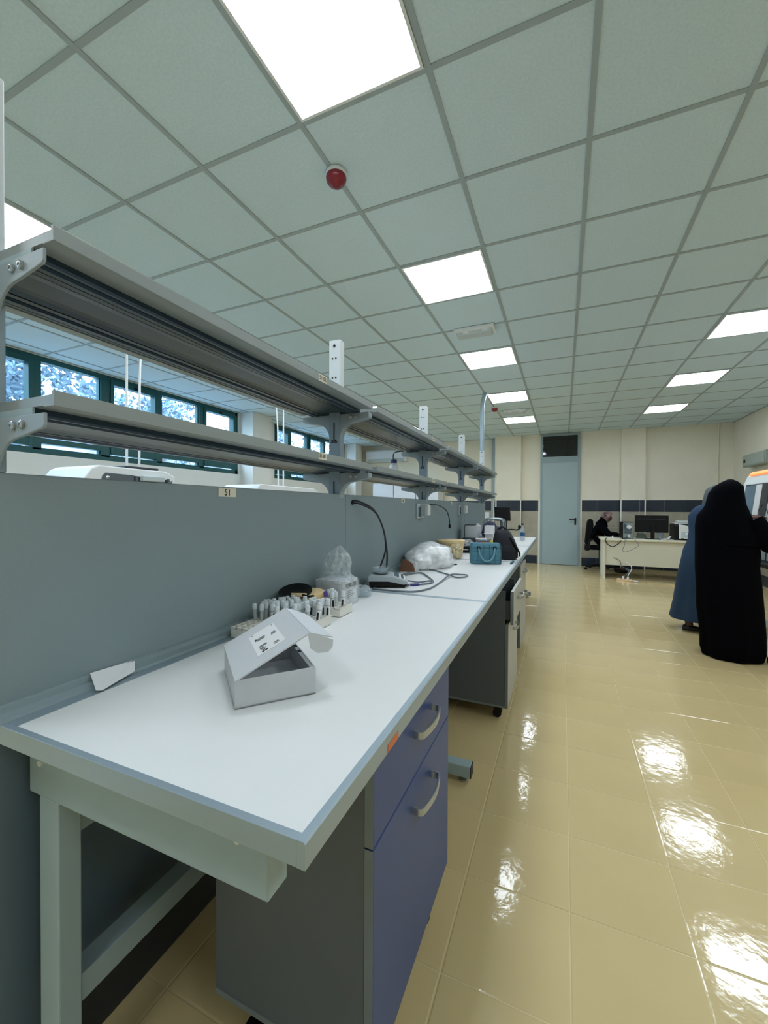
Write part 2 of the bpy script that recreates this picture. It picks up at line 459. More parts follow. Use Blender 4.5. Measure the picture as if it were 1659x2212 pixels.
window(2, 6.9, 9.9, [(7.02, 7.36, True), (7.50, 8.1, False), (8.24, 8.8, True), (8.92, 9.4, False), (9.52, 9.82, False)])
window(3, -2.5, 1.5, [(-2.4, -1.8, True), (-1.66, -1.0, False), (-.85, -.25, True), (-.1, .6, False), (.75, 1.39, True)])  # out of view, widened to bring more blue fill to the near left

# door with transom light
d = struct(box('door_1', m_dframe, DX0, DX0+.055, YF-.05, YF+.02, 0, DZ))
dp = lambda *a, **k: box(*a, parent=d, **k)
box('door_frame', m_dframe, DX1-.055, DX1, YF-.05, YF+.02, 0, DZ, d)
box('door_frame', m_dframe, DX0+.055, DX1-.055, YF-.05, YF+.02, 2.36, 2.50, d)
box('door_frame', m_dframe, DX0+.055, DX1-.055, YF-.05, YF+.02, DZ-.05, DZ, d)
leaf = box('door_leaf', m_door, DX0+.05, DX1-.05, YF-.045, YF-.002, .008, 2.36, d, bevel=.003)
box('transom_pane', m_dkglas, DX0+.055, DX1-.055, YF-.02, YF-.005, 2.50, DZ-.05, d)
MB().box(.235, .27, YF-.055, YF-.045, .93, 1.09).build('handle_plate', m_black, leaf, bevel=.003)
MB().tube([(.252, YF-.05, 1.06), (.252, YF-.095, 1.06), (.24, YF-.1, 1.06), (.12, YF-.1, 1.06)], .011, 8).build('lever', m_black, leaf, smooth=True)

# ground and trees outside
gr = MB()
N = 26; pts = []
for i in range(N+1):
    for j in range(N+1):
        x = -5.9 - 34*i/N; y = -14 + 44*j/N
        z = -.3 + max(0, -x-10)*.42 + 1.1*noise.noise(Vector((x*.25, y*.25, 0)))
        pts.append((x, y, z))
gr.add(pts, [(i*(N+1)+j, i*(N+1)+j+1, (i+1)*(N+1)+j+1, (i+1)*(N+1)+j) for i in range(N) for j in range(N)])
g_ = gr.build('ground_outside', m_hill, smooth=True); struct(g_)
def tree(label, x, y, z, h, r, seed, leaves=1500):
    t = thing('tree', label, 'tree', (x, y, z), 'trees outside the windows')
    MB().tube([(x, y, z-.4), (x+.1, y+.05, z+h*.4), (x, y+.1, z+h*.75)], .12, 8, .04).build('trunk', m_bark, t, smooth=True)
    rnd = random.Random(seed); mb = MB()
    cl = [(rnd.uniform(-.6, .6)*r, rnd.uniform(-.6, .6)*r, rnd.uniform(.45, 1.0)*h, rnd.uniform(.3, .55)*r) for _ in range(13)]
    for k in range(leaves):
        a, b, c, q = cl[k % 13]
        d = Vector((rnd.gauss(0,1), rnd.gauss(0,1), rnd.gauss(0,1))).normalized()*q*rnd.uniform(.5, 1)
        p = Vector((x+a, y+b, z+c)) + d
        u = Vector((rnd.gauss(0,1), rnd.gauss(0,1), rnd.gauss(0,1))).normalized(); v = u.orthogonal().normalized()
        s = rnd.uniform(.035, .085)
        mb.add([p-u*s, p+v*s*.5, p+u*s, p-v*s*.5], [(0,1,2,3)])
    mb.build('crown', m_leaf, t)
TL = [('leafy tree outside the near window, left end', -9.0, 1.4, .2, 4.2, 1.3), ('leafy tree filling the second pane of the near window', -9.8, 4.6, .2, 4.8, 1.5),
      ('broad tree outside the middle of the near window', -10.5, 8.1, .3, 5.2, 1.7), ('tree outside the right end of the near window', -9.8, 11.6, .2, 4.3, 1.5),
      ('thin tree against the sky outside the far window', -9.6, 14.8, .2, 4.2, 1.1), ('small tree outside the right end of the far window', -11.5, 18.6, .3, 4.6, 1.3)]
for k, t in enumerate(TL): tree(*t, seed=k+3, leaves=5200 if k < 4 else 1500)

# ------------------------------------------------------------------ ceiling fittings
lab_l = {(0,-1): 'large lit square ceiling panel cut by the top edge of the photo', (0,2): 'lit square ceiling panel just before the first emergency fitting',
 (0,5): 'lit ceiling panel just beyond the first emergency fitting', (0,8): 'small lit ceiling panel beside the far red alarm',
 (0,11): 'farthest lit ceiling panel of the middle row, nearest the door', (4,5): 'lit ceiling panel cut by the right edge of the photo',
 (4,8): 'middle lit ceiling panel of the right-hand row', (4,11): 'farthest lit ceiling panel of the right-hand row', (-4,-1): 'lit ceiling panel above the shelf end at the left edge'}
for i, j in LIGHTS:
    x0, y0 = gx(i), gy(j)
    t = thing('ceiling_light', lab_l.get((i, j)) or 'lit ceiling panel of the ' + {-4: 'window-side', 0: 'middle', 4: 'right-hand'}[i] + ' row, ' + {-4: 'behind the camera', -1: 'overhead beside the camera', 2: 'level with the panel before the first emergency fitting', 5: 'level with the panel beyond the first emergency fitting', 8: 'level with the far red alarm', 11: 'nearest the far wall'}[j], 'ceiling light', (x0+.3, y0+.3, ZC), 'LED ceiling panels')
    a, b, c, e = x0+.014, x0+.586, y0+.014, y0+.586; q = .012
    MB().box(a, b, c, c+q, ZC-.006, ZC+.02).box(a, b, e-q, e, ZC-.006, ZC+.02).box(a, a+q, c+q, e-q, ZC-.006, ZC+.02).box(b-q, b, c+q, e-q, ZC-.006, ZC+.02).build('frame', m_pframe, t)
    box('diffuser', m_panel, a+q, b-q, c+q, e-q, ZC-.003, ZC+.012, t)
for x, y, lb in ((-1.09, 1.86, 'red dome fire alarm on the ceiling nearest the camera'), (-1.10, 7.26, 'red dome fire alarm far along the ceiling')):
    t = thing('fire_alarm', lb, 'alarm', (x, y, ZC-.07), 'red ceiling alarms')
    MB().lathe([(.052, ZC), (.054, ZC-.006), (.052, ZC-.018), (.048, ZC-.02)], (x, y, 0), 28).build('base', m_white, t, smooth=40)
    MB().lathe([(.051, ZC-.02), (.053, ZC-.03), (.05, ZC-.045), (.04, ZC-.058), (.026, ZC-.063), (.022, ZC-.07), (.012, ZC-.075), (.002, ZC-.076)], (x, y, 0), 28).build('dome', m_red, t, smooth=60)
for y, lb in ((3.93, 'white emergency light fitting on the ceiling between two lit panels'), (7.53, 'farther white emergency light fitting on the ceiling beyond the red alarm')):
    t = thing('emergency_light', lb, 'emergency light', (-.8, y+.08, ZC-.07), 'emergency light fittings')
    MB().prism([(-.99, ZC), (-.99, ZC-.03), (-.98, ZC-.035), (-.62, ZC-.035), (-.61, ZC-.03), (-.61, ZC)], 'y', y, y+.17).build('housing', m_white, t, bevel=.003)
    MB().prism([(y+.02, ZC-.035), (y+.035, ZC-.062), (y+.135, ZC-.062), (y+.15, ZC-.035)], 'x', -.965, -.635).build('diffuser', m_bscg, t, bevel=.003)
    for x in (-.9, -.72): MB().box(x, x+.05, y+.015, y+.03, ZC-.05, ZC-.03).build('clip', m_pframe, t)

# ------------------------------------------------------------------ the bench row
ROW = True
BY = [.44, 1.93, 3.43, 4.93, 6.43]
ZT, ZB = .88, .843
bl = ['white laboratory bench nearest the camera, with the opened carton on it', 'second white laboratory bench, carrying the balance',
      'third white laboratory bench, carrying the teal handbag', 'last white laboratory bench, carrying the water bottle']
for k in range(4):
    a, b = BY[k]+.0015, BY[k+1]-.0015
    t = thing('lab_bench', bl[k], 'bench', (-.66, (a+b)/2, 0), 'benches on the aisle side of the row')
    box('worktop', m_top, -.99, -.316, a+.014, b-.014, ZB+.003, ZT-.0012, t)
    pr = [(-.302, ZB), (-.302, ZT-.003), (-.305, ZT), (-.3155, ZT), (-.3155, ZB)]
    MB().prism(pr, 'y', a, b).build('front_edge', m_alu, t)
    MB().box(-1.02, -.3155, a, a+.0135, ZB, ZT).build('end_edge', m_alu, t, bevel=.001)
    MB().box(-1.02, -.3155, b-.0135, b, ZB, ZT).build('end_edge', m_alu, t, bevel=.001)
    MB().box(-1.045, -.985, a+.0135, b-.0135, ZB, ZT).build('back_edge', m_alu, t)
    MB().prism([(-1.05, ZT), (-1.018, ZT), (-1.022, ZT+.006), (-1.038, ZT+.012), (-1.041, ZT+.024), (-1.05, ZT+.026)], 'y', a, b).build('cove_strip', m_part, t)
    fy = a+.06 if k == 0 else a+.005
    fr = [fy] + ([b-.09] if k == 3 else [])
    for q, y in enumerate(fr):
        fo_ = MB().box(-1.04, -.41, y, y+.05, .705, ZB).build('end_beam', m_frame, t, bevel=.003)
        for x in (-1.0, -.47): MB().lathe([(.0001, 0), (.007, 0), (.006, .003), (.0001, .0035)], (x, y, .775 if x < -.6 else .785), 12, axis=(0,-1,0)).build('screw_cap', m_white, fo_, smooth=True)
        MB().box(-1.005, -.94, y, y+.045, .09, .706).build('leg', m_frame, t, bevel=.003)
        ft = MB().box(-1.03, -.38, y-.005, y+.055, .028, .085).build('foot', m_frame, t, bevel=.004)
        for x in (-.42, -1.0): MB().lathe([(.02, 0), (.02, .008), (.006, .012), (.006, .03)], (x, y+.025, 0), 12).build('levelling_foot', m_bolt, ft, smooth=40)
        MB().box(-.379, -.376, y-.005, y+.055, .03, .083).build('end_cap', m_dark, ft)
    ra, rb = fr[0]+.05, (b-.09 if k == 3 else BY[k+1]-.02)
    box('front_rail', m_frame, -.46, -.42, ra, rb, .79, ZB, t, bevel=.002)
    box('back_rail', m_frame, -1.0, -.965, ra, rb, .60, .66, t, bevel=.002)
    box('lower_rail', m_frame, -1.0, -.95, ra, rb, .235, .295, t, bevel=.002)
box('orange_sticker', m_orange, -.3018, -.3012, .72, .775, ZB+.001, ZB+.016, bpy.data.objects['lab_bench'])
# spine panels (partition)
pl = ['grey partition panel nearest the camera, tagged 51', 'grey partition panel behind the balance', 'grey partition panel behind the white cartons', 'last grey partition panel at the far bench end']
TX = '51'
for k in range(4):
    a, b = BY[k]+.0015, BY[k+1]-.0015
    t = thing('partition_panel', pl[k], 'partition', (-1.08, (a+b)/2, 0), 'partition panels of the bench row')
    box('panel', m_part, -1.11, -1.05, a, b, ZB, 1.382, t, bevel=.002)
    box('lower_panel', m_lowp, -1.105, -1.055, a, b, .12, ZB, t)
    box('plinth', m_dark, -1.10, -1.06, a+.01, b-.01, 0, .12, t)
    yy = {0: 1.085, 1: 2.80, 2: 4.3, 3: 5.7}[k]
    if k < 3:
        tg = box('tag', m_tag, -1.0495, -1.048, yy-.045 if k == 0 else yy-.035, yy+.035, 1.348, 1.378, t)
        if k == 0: text('51', .03, m_ink, tg, (-1.0472, yy-.005, 1.362), (0,1,0), (0,0,1))
        else: MB().box(-1.0478, -1.0472, yy-.008, yy+.006, 1.354, 1.373).build('print', m_ink, tg)
# shelf posts with brackets
PY = [.446, 1.885, 3.385, 4.885, 6.30]
SZ = (1.523, 1.828)
pol = ['grey shelf post at the left edge of the photo', 'white-topped shelf post between the first two shelf bays', 'white-topped shelf post at the end of the second bay', 'white-topped shelf post at the end of the third bay', 'last shelf post, under the ceiling conduit']
for k, y in enumerate(PY):
    t = thing('shelf_post', pol[k], 'shelf post', (-1.08, y, 1.38), 'posts of the bench shelving')
    y0, y1 = y-.025, y+.025
    MB().box(-1.113, -1.05, y0, y1, SZ[1]-.02, 2.18).build('upper_column', m_post, t, bevel=.003)
    MB().box(-1.113, -1.05, y0, y1, 1.382, SZ[1]-.02).build('column', m_postg, t, bevel=.003)
    MB().box(-1.05, -1.046, y0+.008, y1-.012, SZ[1]+.03, 2.17).build('cover_strip', m_post, t)
    for z in (1.985, 2.085, 1.66): 
        for x in (-1.092, -1.072): MB().lathe([(.0001, 0), (.0045, 0), (.0045, .002), (.0001, .002)], (x, y0-.0005, z), 10, axis=(0,-1,0)).build('hole', m_hole, t)
    MB().lathe([(.0001, 0), (.007, 0), (.007, .003), (.0001, .003)], (-1.081, y0-.0005, 2.15), 10, axis=(0,-1,0)).build('slot', m_hole, t)
    for z in SZ:
        zt = z - .034
        for sx in (1, -1):
            c = -1.0815; hw = .0315
            P = [(hw-.01, zt), (.196, zt), (.196, zt-.022), (.190, zt-.028), (.125, zt-.040)]
            for q in range(1, 9):
                P.append((hw + .075*(1-math.sin(R(90*q/8))), zt-.043-.085*(1-math.cos(R(90*q/8)))))
            P.append((hw-.01, zt-.13))
            MB().prism([(c+sx*p[0], p[1]) for p in P], 'y', .4525 if k == 0 else y0+.004, .4585 if k == 0 else y1-.004).build('bracket', m_brk, t, bevel=.0015)
        for x in (-.985, -.955):
            bo = MB().lathe([(.0001, 0), (.0085, 0), (.0085, .004), (.006, .0055), (.004, .0055), (.004, .003), (.0001, .003)], (x, .452 if k == 0 else y0+.0035, zt-.018), 14, axis=(0,-1,0)).build('bolt', m_bolt, t, smooth=40)
    # slotted key plates
    for z in SZ: MB().box(-1.086, -1.078, y0-.0012, y0, z-.17, z-.075).box(-1.10, -1.064, y0-.0012, y0, z-.182, z-.172).build('key_slot', m_dark, t)
# double-sided shelves
names = [('lower grey shelf of the nearest bay, tagged 51-01', 'upper grey shelf of the nearest bay, tagged 51-02'),
         ('lower grey shelf of the second bay, under the wash bottle', 'upper grey shelf of the second bay, above the wash bottle'),
         ('lower grey shelf of the third bay', 'upper grey shelf of the third bay'), ('lower grey shelf of the last bay', 'upper grey shelf of the last bay at the conduit')]
SY = [(.46, 1.872), (1.935, 3.372), (3.435, 4.872), (4.935, 6.36)]
def rail_profile(z):
    c = -1.08; zb = z-.034; top = z-.0185
    half = [(.165, top), (.165, zb+.004), (.160, zb), (.150, zb), (.150, zb+.006), (.146, zb+.006), (.146, zb), (.135, zb-.003), (.118, zb-.003), (.110, zb+.001), (.110, zb+.009), (.105, zb+.009), (.105, zb+.001),
            (.085, zb+.001), (.085, zb+.009), (.080, zb+.009), (.080, zb+.002), (.06, zb+.007), (.04, zb+.009)]
    return [(c+x*.86, zz) for x, zz in half] + [(c-x*.86, zz) for x, zz in reversed(half)]
for k, (a, b) in enumerate(SY):
    for l, z in enumerate(SZ):
        t = thing('bench_shelf', names[k][l], 'shelf', (-1.08, (a+b)/2, z-.04), 'shelves above the benches')
        box('board', m_shelf, -1.286, -.874, a, b, z-.0185, z, t)
        MB().prism([(-.866, z-.022), (-.866, z+.007), (-.874, z+.007), (-.874, z-.0185), (-.90, z-.0185), (-.90, z-.022)], 'y', a-.001, b+.001).build('front_lip', m_shelf, t, bevel=.001)
        MB().prism([(-1.294, z-.022), (-1.294, z+.007), (-1.286, z+.007), (-1.286, z-.0185), (-1.26, z-.0185), (-1.26, z-.022)], 'y', a-.001, b+.001).build('back_lip', m_shelf, t, bevel=.001)
        MB().prism(rail_profile(z), 'y', a+.004, b-.004).build('rail', m_rail, t)
        for e in (a, b-.004): MB().box(-1.222, -.938, e, e+.004, z-.036, z-.0185).build('rail_cap', m_dark if e > a else m_frame, t)
        if k == 0:
            yy = 1.395
            tg = box('tag', m_tag, -.8655, -.8643, yy-.028, yy+.03, z-.0215, z+.0062, t)
            text('51-02' if l else '51-01', .021, m_ink, tg, (-.8636, yy, z-.008), (0,1,0), (0,0,1))
        elif k == 1:
            tg = box('tag', m_tag, -.8655, -.8643, 2.93, 2.985, z-.0215, z+.0062, t)
            MB().box(-.8642, -.8638, 2.942, 2.955, z-.014, z).box(-.8642, -.8638, 2.96, 2.972, z-.014, z).build('print', m_ink, tg)
# sockets on the partition
for y, lb in ((3.20, 'grey power socket box on the partition behind the bucket'), (4.68, 'farther grey power socket box on the partition')):
    t = thing('socket_box', lb, 'socket', (-1.04, y, 1.22), 'socket boxes on the partition')
    box('back_plate', m_bscg, -1.05, -1.035, y-.10, y+.07, 1.225, 1.345, t, bevel=.004)
    box('cover', m_bscg, -1.035, -.985, y-.04, y+.05, 1.245, 1.34, t, bevel=.006)
    box('socket_face', m_lcd, -1.035, -1.028, y-.085, y-.045, 1.24, 1.32, t)
    box('hinged_lid', m_white, -.985, -.972, y-.03, y+.045, 1.25, 1.335, t, bevel=.004)
ROW = False
# window-side half of the bench row
for k, (a, b, lb) in enumerate(((.44, 1.93, 'window-side bench behind the near partition'),)):
    t = thing('lab_bench', lb, 'bench', (-1.5, (a+b)/2, 0), 'benches on the window side of the row')
    o = .012*(k+.5)
    box('worktop', m_top, -1.84-o, -1.125-o, a+.01, b-.01, ZB, ZT, t, bevel=.002)
    box('end_beam', m_frame, -1.80-o, -1.14-o, a+.06, a+.11, .705, ZB, t, bevel=.003)
    box('leg', m_frame, -1.23-o, -1.165-o, a+.06, a+.105, .09, .706, t, bevel=.003)
    box('foot', m_frame, -1.80-o, -1.15-o, a+.055, a+.115, .02, .085, t, bevel=.004)
    box('foot', m_frame, -1.80-o, -1.15-o, b-.115, b-.055, .02, .085, t, bevel=.004)
    box('leg', m_frame, -1.23-o, -1.165-o, b-.105, b-.06, .09, ZB, t, bevel=.003)

# ------------------------------------------------------------------ under-bench cabinets
def caster(parent, x, y):
    c = MB().lathe([(.004, -.012), (.024, -.012), (.026, -.006), (.026, .006), (.024, .012), (.004, .012)], (x, y, .026), 18, axis=(0,1,0)).build('caster', m_rubber, parent, smooth=40)
    MB().prism([(x-.016, .03), (x-.02, .075), (x+.02, .075), (x+.03, .045), (x+.02, .03)], 'y', y-.018, y-.0125).prism([(x-.016, .03), (x-.02, .075), (x+.02, .075), (x+.03, .045), (x+.02, .03)], 'y', y+.0125, y+.018).box(x-.02, x+.02, y-.018, y+.018, .07, .08).build('caster_fork', m_black, c, bevel=.001)
def handle(parent, x, y, z, w):
    """bowed bar handle on a face looking along +x"""
    pts = bez([(x+.002, y-w/2, z), (x+.018, y-w/2, z), (x+.026, y-w/2+.012, z), (x+.034, y, z), (x+.026, y+w/2-.012, z), (x+.018, y+w/2, z), (x+.002, y+w/2, z)], 5)
    mb = MB(); n = len(pts); rings = []
    for i, p in enumerate(pts):
        d = (pts[min(i+1, n-1)] - pts[max(i-1, 0)]).normalized(); nr = Vector((d.y, -d.x, 0))
        rings.append([p+nr*.003+Vector((0,0,.009)), p-nr*.003+Vector((0,0,.009)), p-nr*.003-Vector((0,0,.009)), p+nr*.003-Vector((0,0,.009))])
    mb.loft(rings); mb.build('handle', m_nickel, parent, bevel=.001)
def cabinet(label, y0, y1, xf, door_m, z0=.085, z1=.80, split=.59, dr_open=0, depth=.49, hw=.15):
    t = thing('bench_cabinet', label, 'cabinet', (xf-depth/2, (y0+y1)/2, 0), 'wheeled cabinets under the benches')
    xb = xf-.02
    p = .018
    b = MB().box(xb-depth, xb, y0, y0+p, z0, z1).box(xb-depth, xb, y1-p, y1, z0, z1).box(xb-depth, xb, y0+p, y1-p, z0, z0+p).box(xb-depth, xb-depth+.01, y0+p, y1-p, z0+p, z1)
    b.box(xb-depth, xb-.0, y0+p, y1-p, z1-p, z1) if not dr_open else b.box(xb-depth, xb-.3, y0+p, y1-p, z1-p, z1)
    b.build('carcass', m_cab, t, bevel=.001)
    MB().box(xb-depth-.0005, xb, y0-.0015, y0+.004, z0-.0008, z0+.012).build('bottom_edging', m_edging, t)
    g = .004
    dr = MB().box(xb+.002+dr_open, xf+dr_open, y0-.001, y1+.001, split+g/2, z1+.005).build('drawer', door_m, t, bevel=.002)
    MB().box(xb+dr_open-.40, xb+dr_open+.002, y0+.025, y0+.035, split+.02, z1-.06).box(xb+dr_open-.40, xb+dr_open+.002, y1-.035, y1-.025, split+.02, z1-.06).box(xb+dr_open-.40, xb+dr_open+.002, y0+.035, y1-.035, split+.02, split+.028).build('drawer_box', m_cab, dr)
    handle(dr, xf+dr_open, (y0+y1)/2+.02, (split+z1)/2+.03, hw)
    MB().box(xb+.0015+dr_open, xf-.0005+dr_open, y0-.0022, y0-.001, split+g/2, z1+.004).build('drawer_edging', m_edging, dr)
    do = MB().box(xb+.002, xf, y0-.001, y1+.001, z0, split-g/2).build('door', door_m, t, bevel=.002)
    handle(do, xf, (y0+y1)/2+.02, split-.075, hw)
    MB().box(xb+.0015, xf-.0005, y0-.0022, y0-.001, z0, split-g/2).build('door_edging', m_edging, do)
    for x in (xb-.05, xb-depth+.07):
        for y in (y0+.05, y1-.05): caster(t, x, y)
    return t
cabinet('blue-fronted wheeled cabinet under the nearest bench', .712, 1.275, -.33, m_blue, z0=.18, z1=.815, split=.652, depth=.385)
cabinet('grey wheeled cabinet with its drawer pulled open under the second bench', 2.59, 3.12, -.30, m_lgdoor, z0=.085, z1=.80, split=.60, dr_open=.03, depth=.46)
cabinet('farther grey wheeled cabinet under the third bench', 3.75, 4.28, -.335, m_lgdoor, z0=.085, z1=.80, split=.60, depth=.46)
cabinet('grey cabinet under the window-side bench at the lower left corner', .56, 1.2, -1.26, m_cab, z0=.06, z1=.69, split=.5, depth=.5)

# ------------------------------------------------------------------ things on the nearest bench
# opened white carton
u = Vector((.646, .764, 0)); n_ = Vector((-.764, .646, 0)); Z = Vector((0, 0, 1))
A = Vector((-.641, .674, ZT)); bw, bd, bh = .178, .24, .062
t = thing('carton', 'opened white cardboard carton with a printed label on its raised lid', 'box', A + u*bw/2 + n_*bd/2)
mb = MB(); q = .003
mb.obox(A, u, n_, Z, bw, bd, q)
mb.obox(A, u, n_, Z, bw, q, bh).obox(A+n_*(bd-q), u, n_, Z, bw, q, bh)
mb.obox(A+n_*q, u, n_, Z, q, bd-2*q, bh).obox(A+u*(bw-q)+n_*q, u, n_, Z, q, bd-2*q, bh)
body = mb.build('tray', m_card, t)
# folded side wall top and inner flap
MB().obox(A+u*(bw-.012)+n_*.004+Z*(bh-.004), u, n_, Z, .010, bd-.01, .003).build('side_fold', m_card, body)
fl_ = MB(); fa = A+n_*(bd*.55)+u*.02+Z*.02
fl_.add([fa, fa+u*.07+Z*.012, fa+u*.075-n_*.07+Z*.035, fa-n_*.075+Z*.03], [(0,1,2,3)])
fl_.build('dust_flap', m_card, body)
for o1, l1 in ((.115, .035), (.155, .05)):
    MB().obox(A+u*(bw-.011)+n_*(o1-.0)+Z*(bh-.0005), u, n_, Z, .008, l1*.4, .0008).build('slot', m_hole, body)
th = R(27); lu = u*math.cos(th) + Z*math.sin(th); ln = -u*math.sin(th) + Z*math.cos(th)
L0 = A + Z*bh - n_*.010
lid = MB().obox(L0, lu, n_, ln, .182, bd+.014, .003).build('lid', m_card, t)
# tuck flap folded down at the raised end, with two ears
e0 = L0 + lu*.182; td = (u*.93 - Z*.30).normalized()
pts2 = []
for s_, d_ in ((0, 0), (bd+.014, 0), (bd+.010, .03), (bd-.012, .052), (bd-.04, .058), (.04, .058), (.012, .058), (.002, .057)):
    pts2.append(e0 + n_*s_ + td*d_)
nn = td.cross(n_).normalized()
MB().add(pts2 + [p + nn*.0025 for p in pts2], [tuple(range(8)), tuple(range(15, 7, -1))] + [(i, (i+1) % 8, (i+1) % 8+8, i+8) for i in range(8)]).build('tuck_flap', m_card, lid)
ep = []
for a_, b_ in ((-.004, 0), (.03, .0), (.058, .004), (.056, .022), (.044, .036), (.02, .042), (.002, .034)):
    ep.append(e0 + td*a_ + (-Z*.97 - n_*.06)*b_)
en = Vector((-.7, -.7, .1)).normalized()
MB().add(ep + [p + en*.0025 for p in ep], [tuple(range(7)), tuple(range(13, 6, -1))] + [(i, (i+1) % 7, (i+1) % 7+7, i+7) for i in range(7)]).build('ear', m_card, lid)
# printed label on the lid: long axis along -n_ (towards the camera), text rows read along it
lc = L0 + lu*.062 + n_*.045 + ln*.0032
lbl = MB().obox(lc, lu, n_, ln, .07, .15, .0006).build('label', m_paper, lid)
ink = MB()
def bar(a, b, la, lb_): ink.obox(lc + lu*a + n_*b + ln*.0007, lu, n_, ln, la, lb_, .0004)
for a, b, la, lb_ in ((.012,.008,.016,.006),(.014,.018,.010,.004),(.012,.027,.013,.003),(.011,.033,.011,.003),(.012,.042,.019,.003),(.012,.048,.019,.003),
                      (.044,.012,.014,.002),(.047,.018,.010,.002),(.044,.022,.012,.002),(.050,.078,.013,.003),(.051,.084,.012,.002),(.052,.089,.010,.003),
                      (.014,.088,.020,.003),(.012,.094,.024,.003),(.014,.101,.022,.002),(.010,.094,.004,.012),(.062,.140,.003,.003),(.008,.142,.003,.003)):
    bar(a, b, la, lb_)
ink.build('print', m_ink, lbl)
# paper note leaning on the cove strip
nt_ = MB(); bp_ = [Vector(p) for p in ((-1.047,.622,.909),(-.993,.603,.885),(-.985,.612,.883),(-1.020,.716,.8845),(-1.046,.735,.903))]
nt_.add(bp_ + [p + Vector((.0006,0,.0012)) for p in bp_], [(0,1,2,3,4), (9,8,7,6,5)] + [(i, (i+1) % 5, (i+1) % 5+5, i+5) for i in range(5)])
tag(nt_.build('paper_note', m_paper), 'white paper slip leaning on the partition foot near the camera', 'paper')

# racks and test tubes
def rack(label, x0, x1, y0, y1, h, nx, ny, group='foam tube racks'):
    t = thing('tube_rack', label, 'tube rack', ((x0+x1)/2, (y0+y1)/2, ZT), group)
    box('block', m_foam, x0, x1, y0, y1, ZT, ZT+h-.006, t, bevel=.004)
    gm = MB(); wx, wy = (x1-x0)/nx, (y1-y0)/ny
    for i in range(nx+1): gm.box(x0+i*wx-.0022 if i else x0, x0+i*wx+.0022 if i < nx else x1, y0, y1, ZT+h-.006, ZT+h)
    for j in range(ny+1): gm.box(x0+.0022, x1-.0022, y0+j*wy-.0022 if j else y0, y0+j*wy+.0022 if j < ny else y1, ZT+h-.006, ZT+h-.0002)
    gm.build('grid', m_foam, t)
    return t, [(x0+(i+.5)*wx, y0+(j+.5)*wy) for j in range(ny) for i in range(nx)]
def tube_proto(label, h, r, capm, fill=None, lab=True):
    t = thing('test_tube', label, 'test tube', (0,0,0), 'test tubes in the racks')
    MB().lathe([(.001, 0), (r*.8, .002), (r, .008), (r, h*.78), (r*.9, h*.78)], n=12).build('body', m_tube, t, smooth=50)
    MB().lathe([(r*1.18, h*.74), (r*1.22, h*.76), (r*1.22, h*.93), (r*1.0, h), (.001, h*1.005)], n=12).build('cap', capm, t, smooth=50)
    if lab:
        l = MB().lathe([(r*1.03, h*.28), (r*1.03, h*.68)], n=12); l.build('label', m_paper, t, smooth=50)
        MB().box(r*.2, r*1.12, -r*1.08, -r*.5, h*.32, h*.62).build('barcode', m_ink, t)
    if fill: MB().lathe([(.001, .004), (r*.85, .008), (r*.85, h*.6), (.001, h*.6)], n=12).build('contents', fill, t, smooth=50)
    return t
r1, s1 = rack('white foam rack of tubes behind the opened carton by the partition', -1.008, -.885, 1.04, 1.31, .036, 5, 11)
r2, s2 = rack('small white foam rack of tubes in front of the bagged carton', -.905, -.80, 1.405, 1.505, .036, 4, 4)
r3, s3 = rack('white foam rack of tubes between the carton and the cream roll', -.865, -.785, 1.17, 1.315, .036, 4, 6)
protos = []
def put(spots, which, sets, zr):
    for k, (x, y) in enumerate(spots):
        if which(k): sets.append((x, y, zr))
pos1 = [p for k, p in enumerate(s1) if p[1] > 1.14 and random.random() < .80]
pos2 = [p for k, p in enumerate(s2) if random.random() < .72]
pos3 = [p for k, p in enumerate(s3) if random.random() < .66]
kinds = {}
def place(pos, where):
    for (x, y) in pos:
        rr = random.random()
        kd = 'p' if (where == 2 and rr < .12) else ('y' if rr > .94 else ('t' if rr > .45 else 's'))
        if kd not in kinds:
            kinds[kd] = {'p': lambda: tube_proto('', .086, .0068, m_capp), 'y': lambda: tube_proto('', .084, .0068, m_cap, m_blood),
                         't': lambda: tube_proto('', .084, .0074, m_cap), 's': lambda: tube_proto('', .080, .0068, m_cap, None, False)}[kd]()
            o = kinds[kd]; o.location = (x, y, ZT+.012); OFS[o.name] = Vector(o.location)
        else:
            o = copy_thing(kinds[kd], (x, y, ZT+.012))
        o.rotation_euler = (random.gauss(0, .05), random.gauss(0, .05), random.uniform(-.6, .6))
        wn = {1: 'in the rack behind the opened carton', 2: 'in the small rack before the bagged carton', 3: 'in the rack beside the cream roll'}[where]
        o['label'] = {'p': 'purple-capped sample tube ', 'y': 'yellow-filled sample tube ', 't': 'clear sample tube with a barcode label ', 's': 'plain clear sample tube '}[kd] + wn
        o['group'] = {1: 'tubes in the rack behind the carton', 2: 'tubes in the small rack', 3: 'tubes beside the cream roll'}[where]
place(pos1, 1); place(pos2, 2); place(pos3, 3)

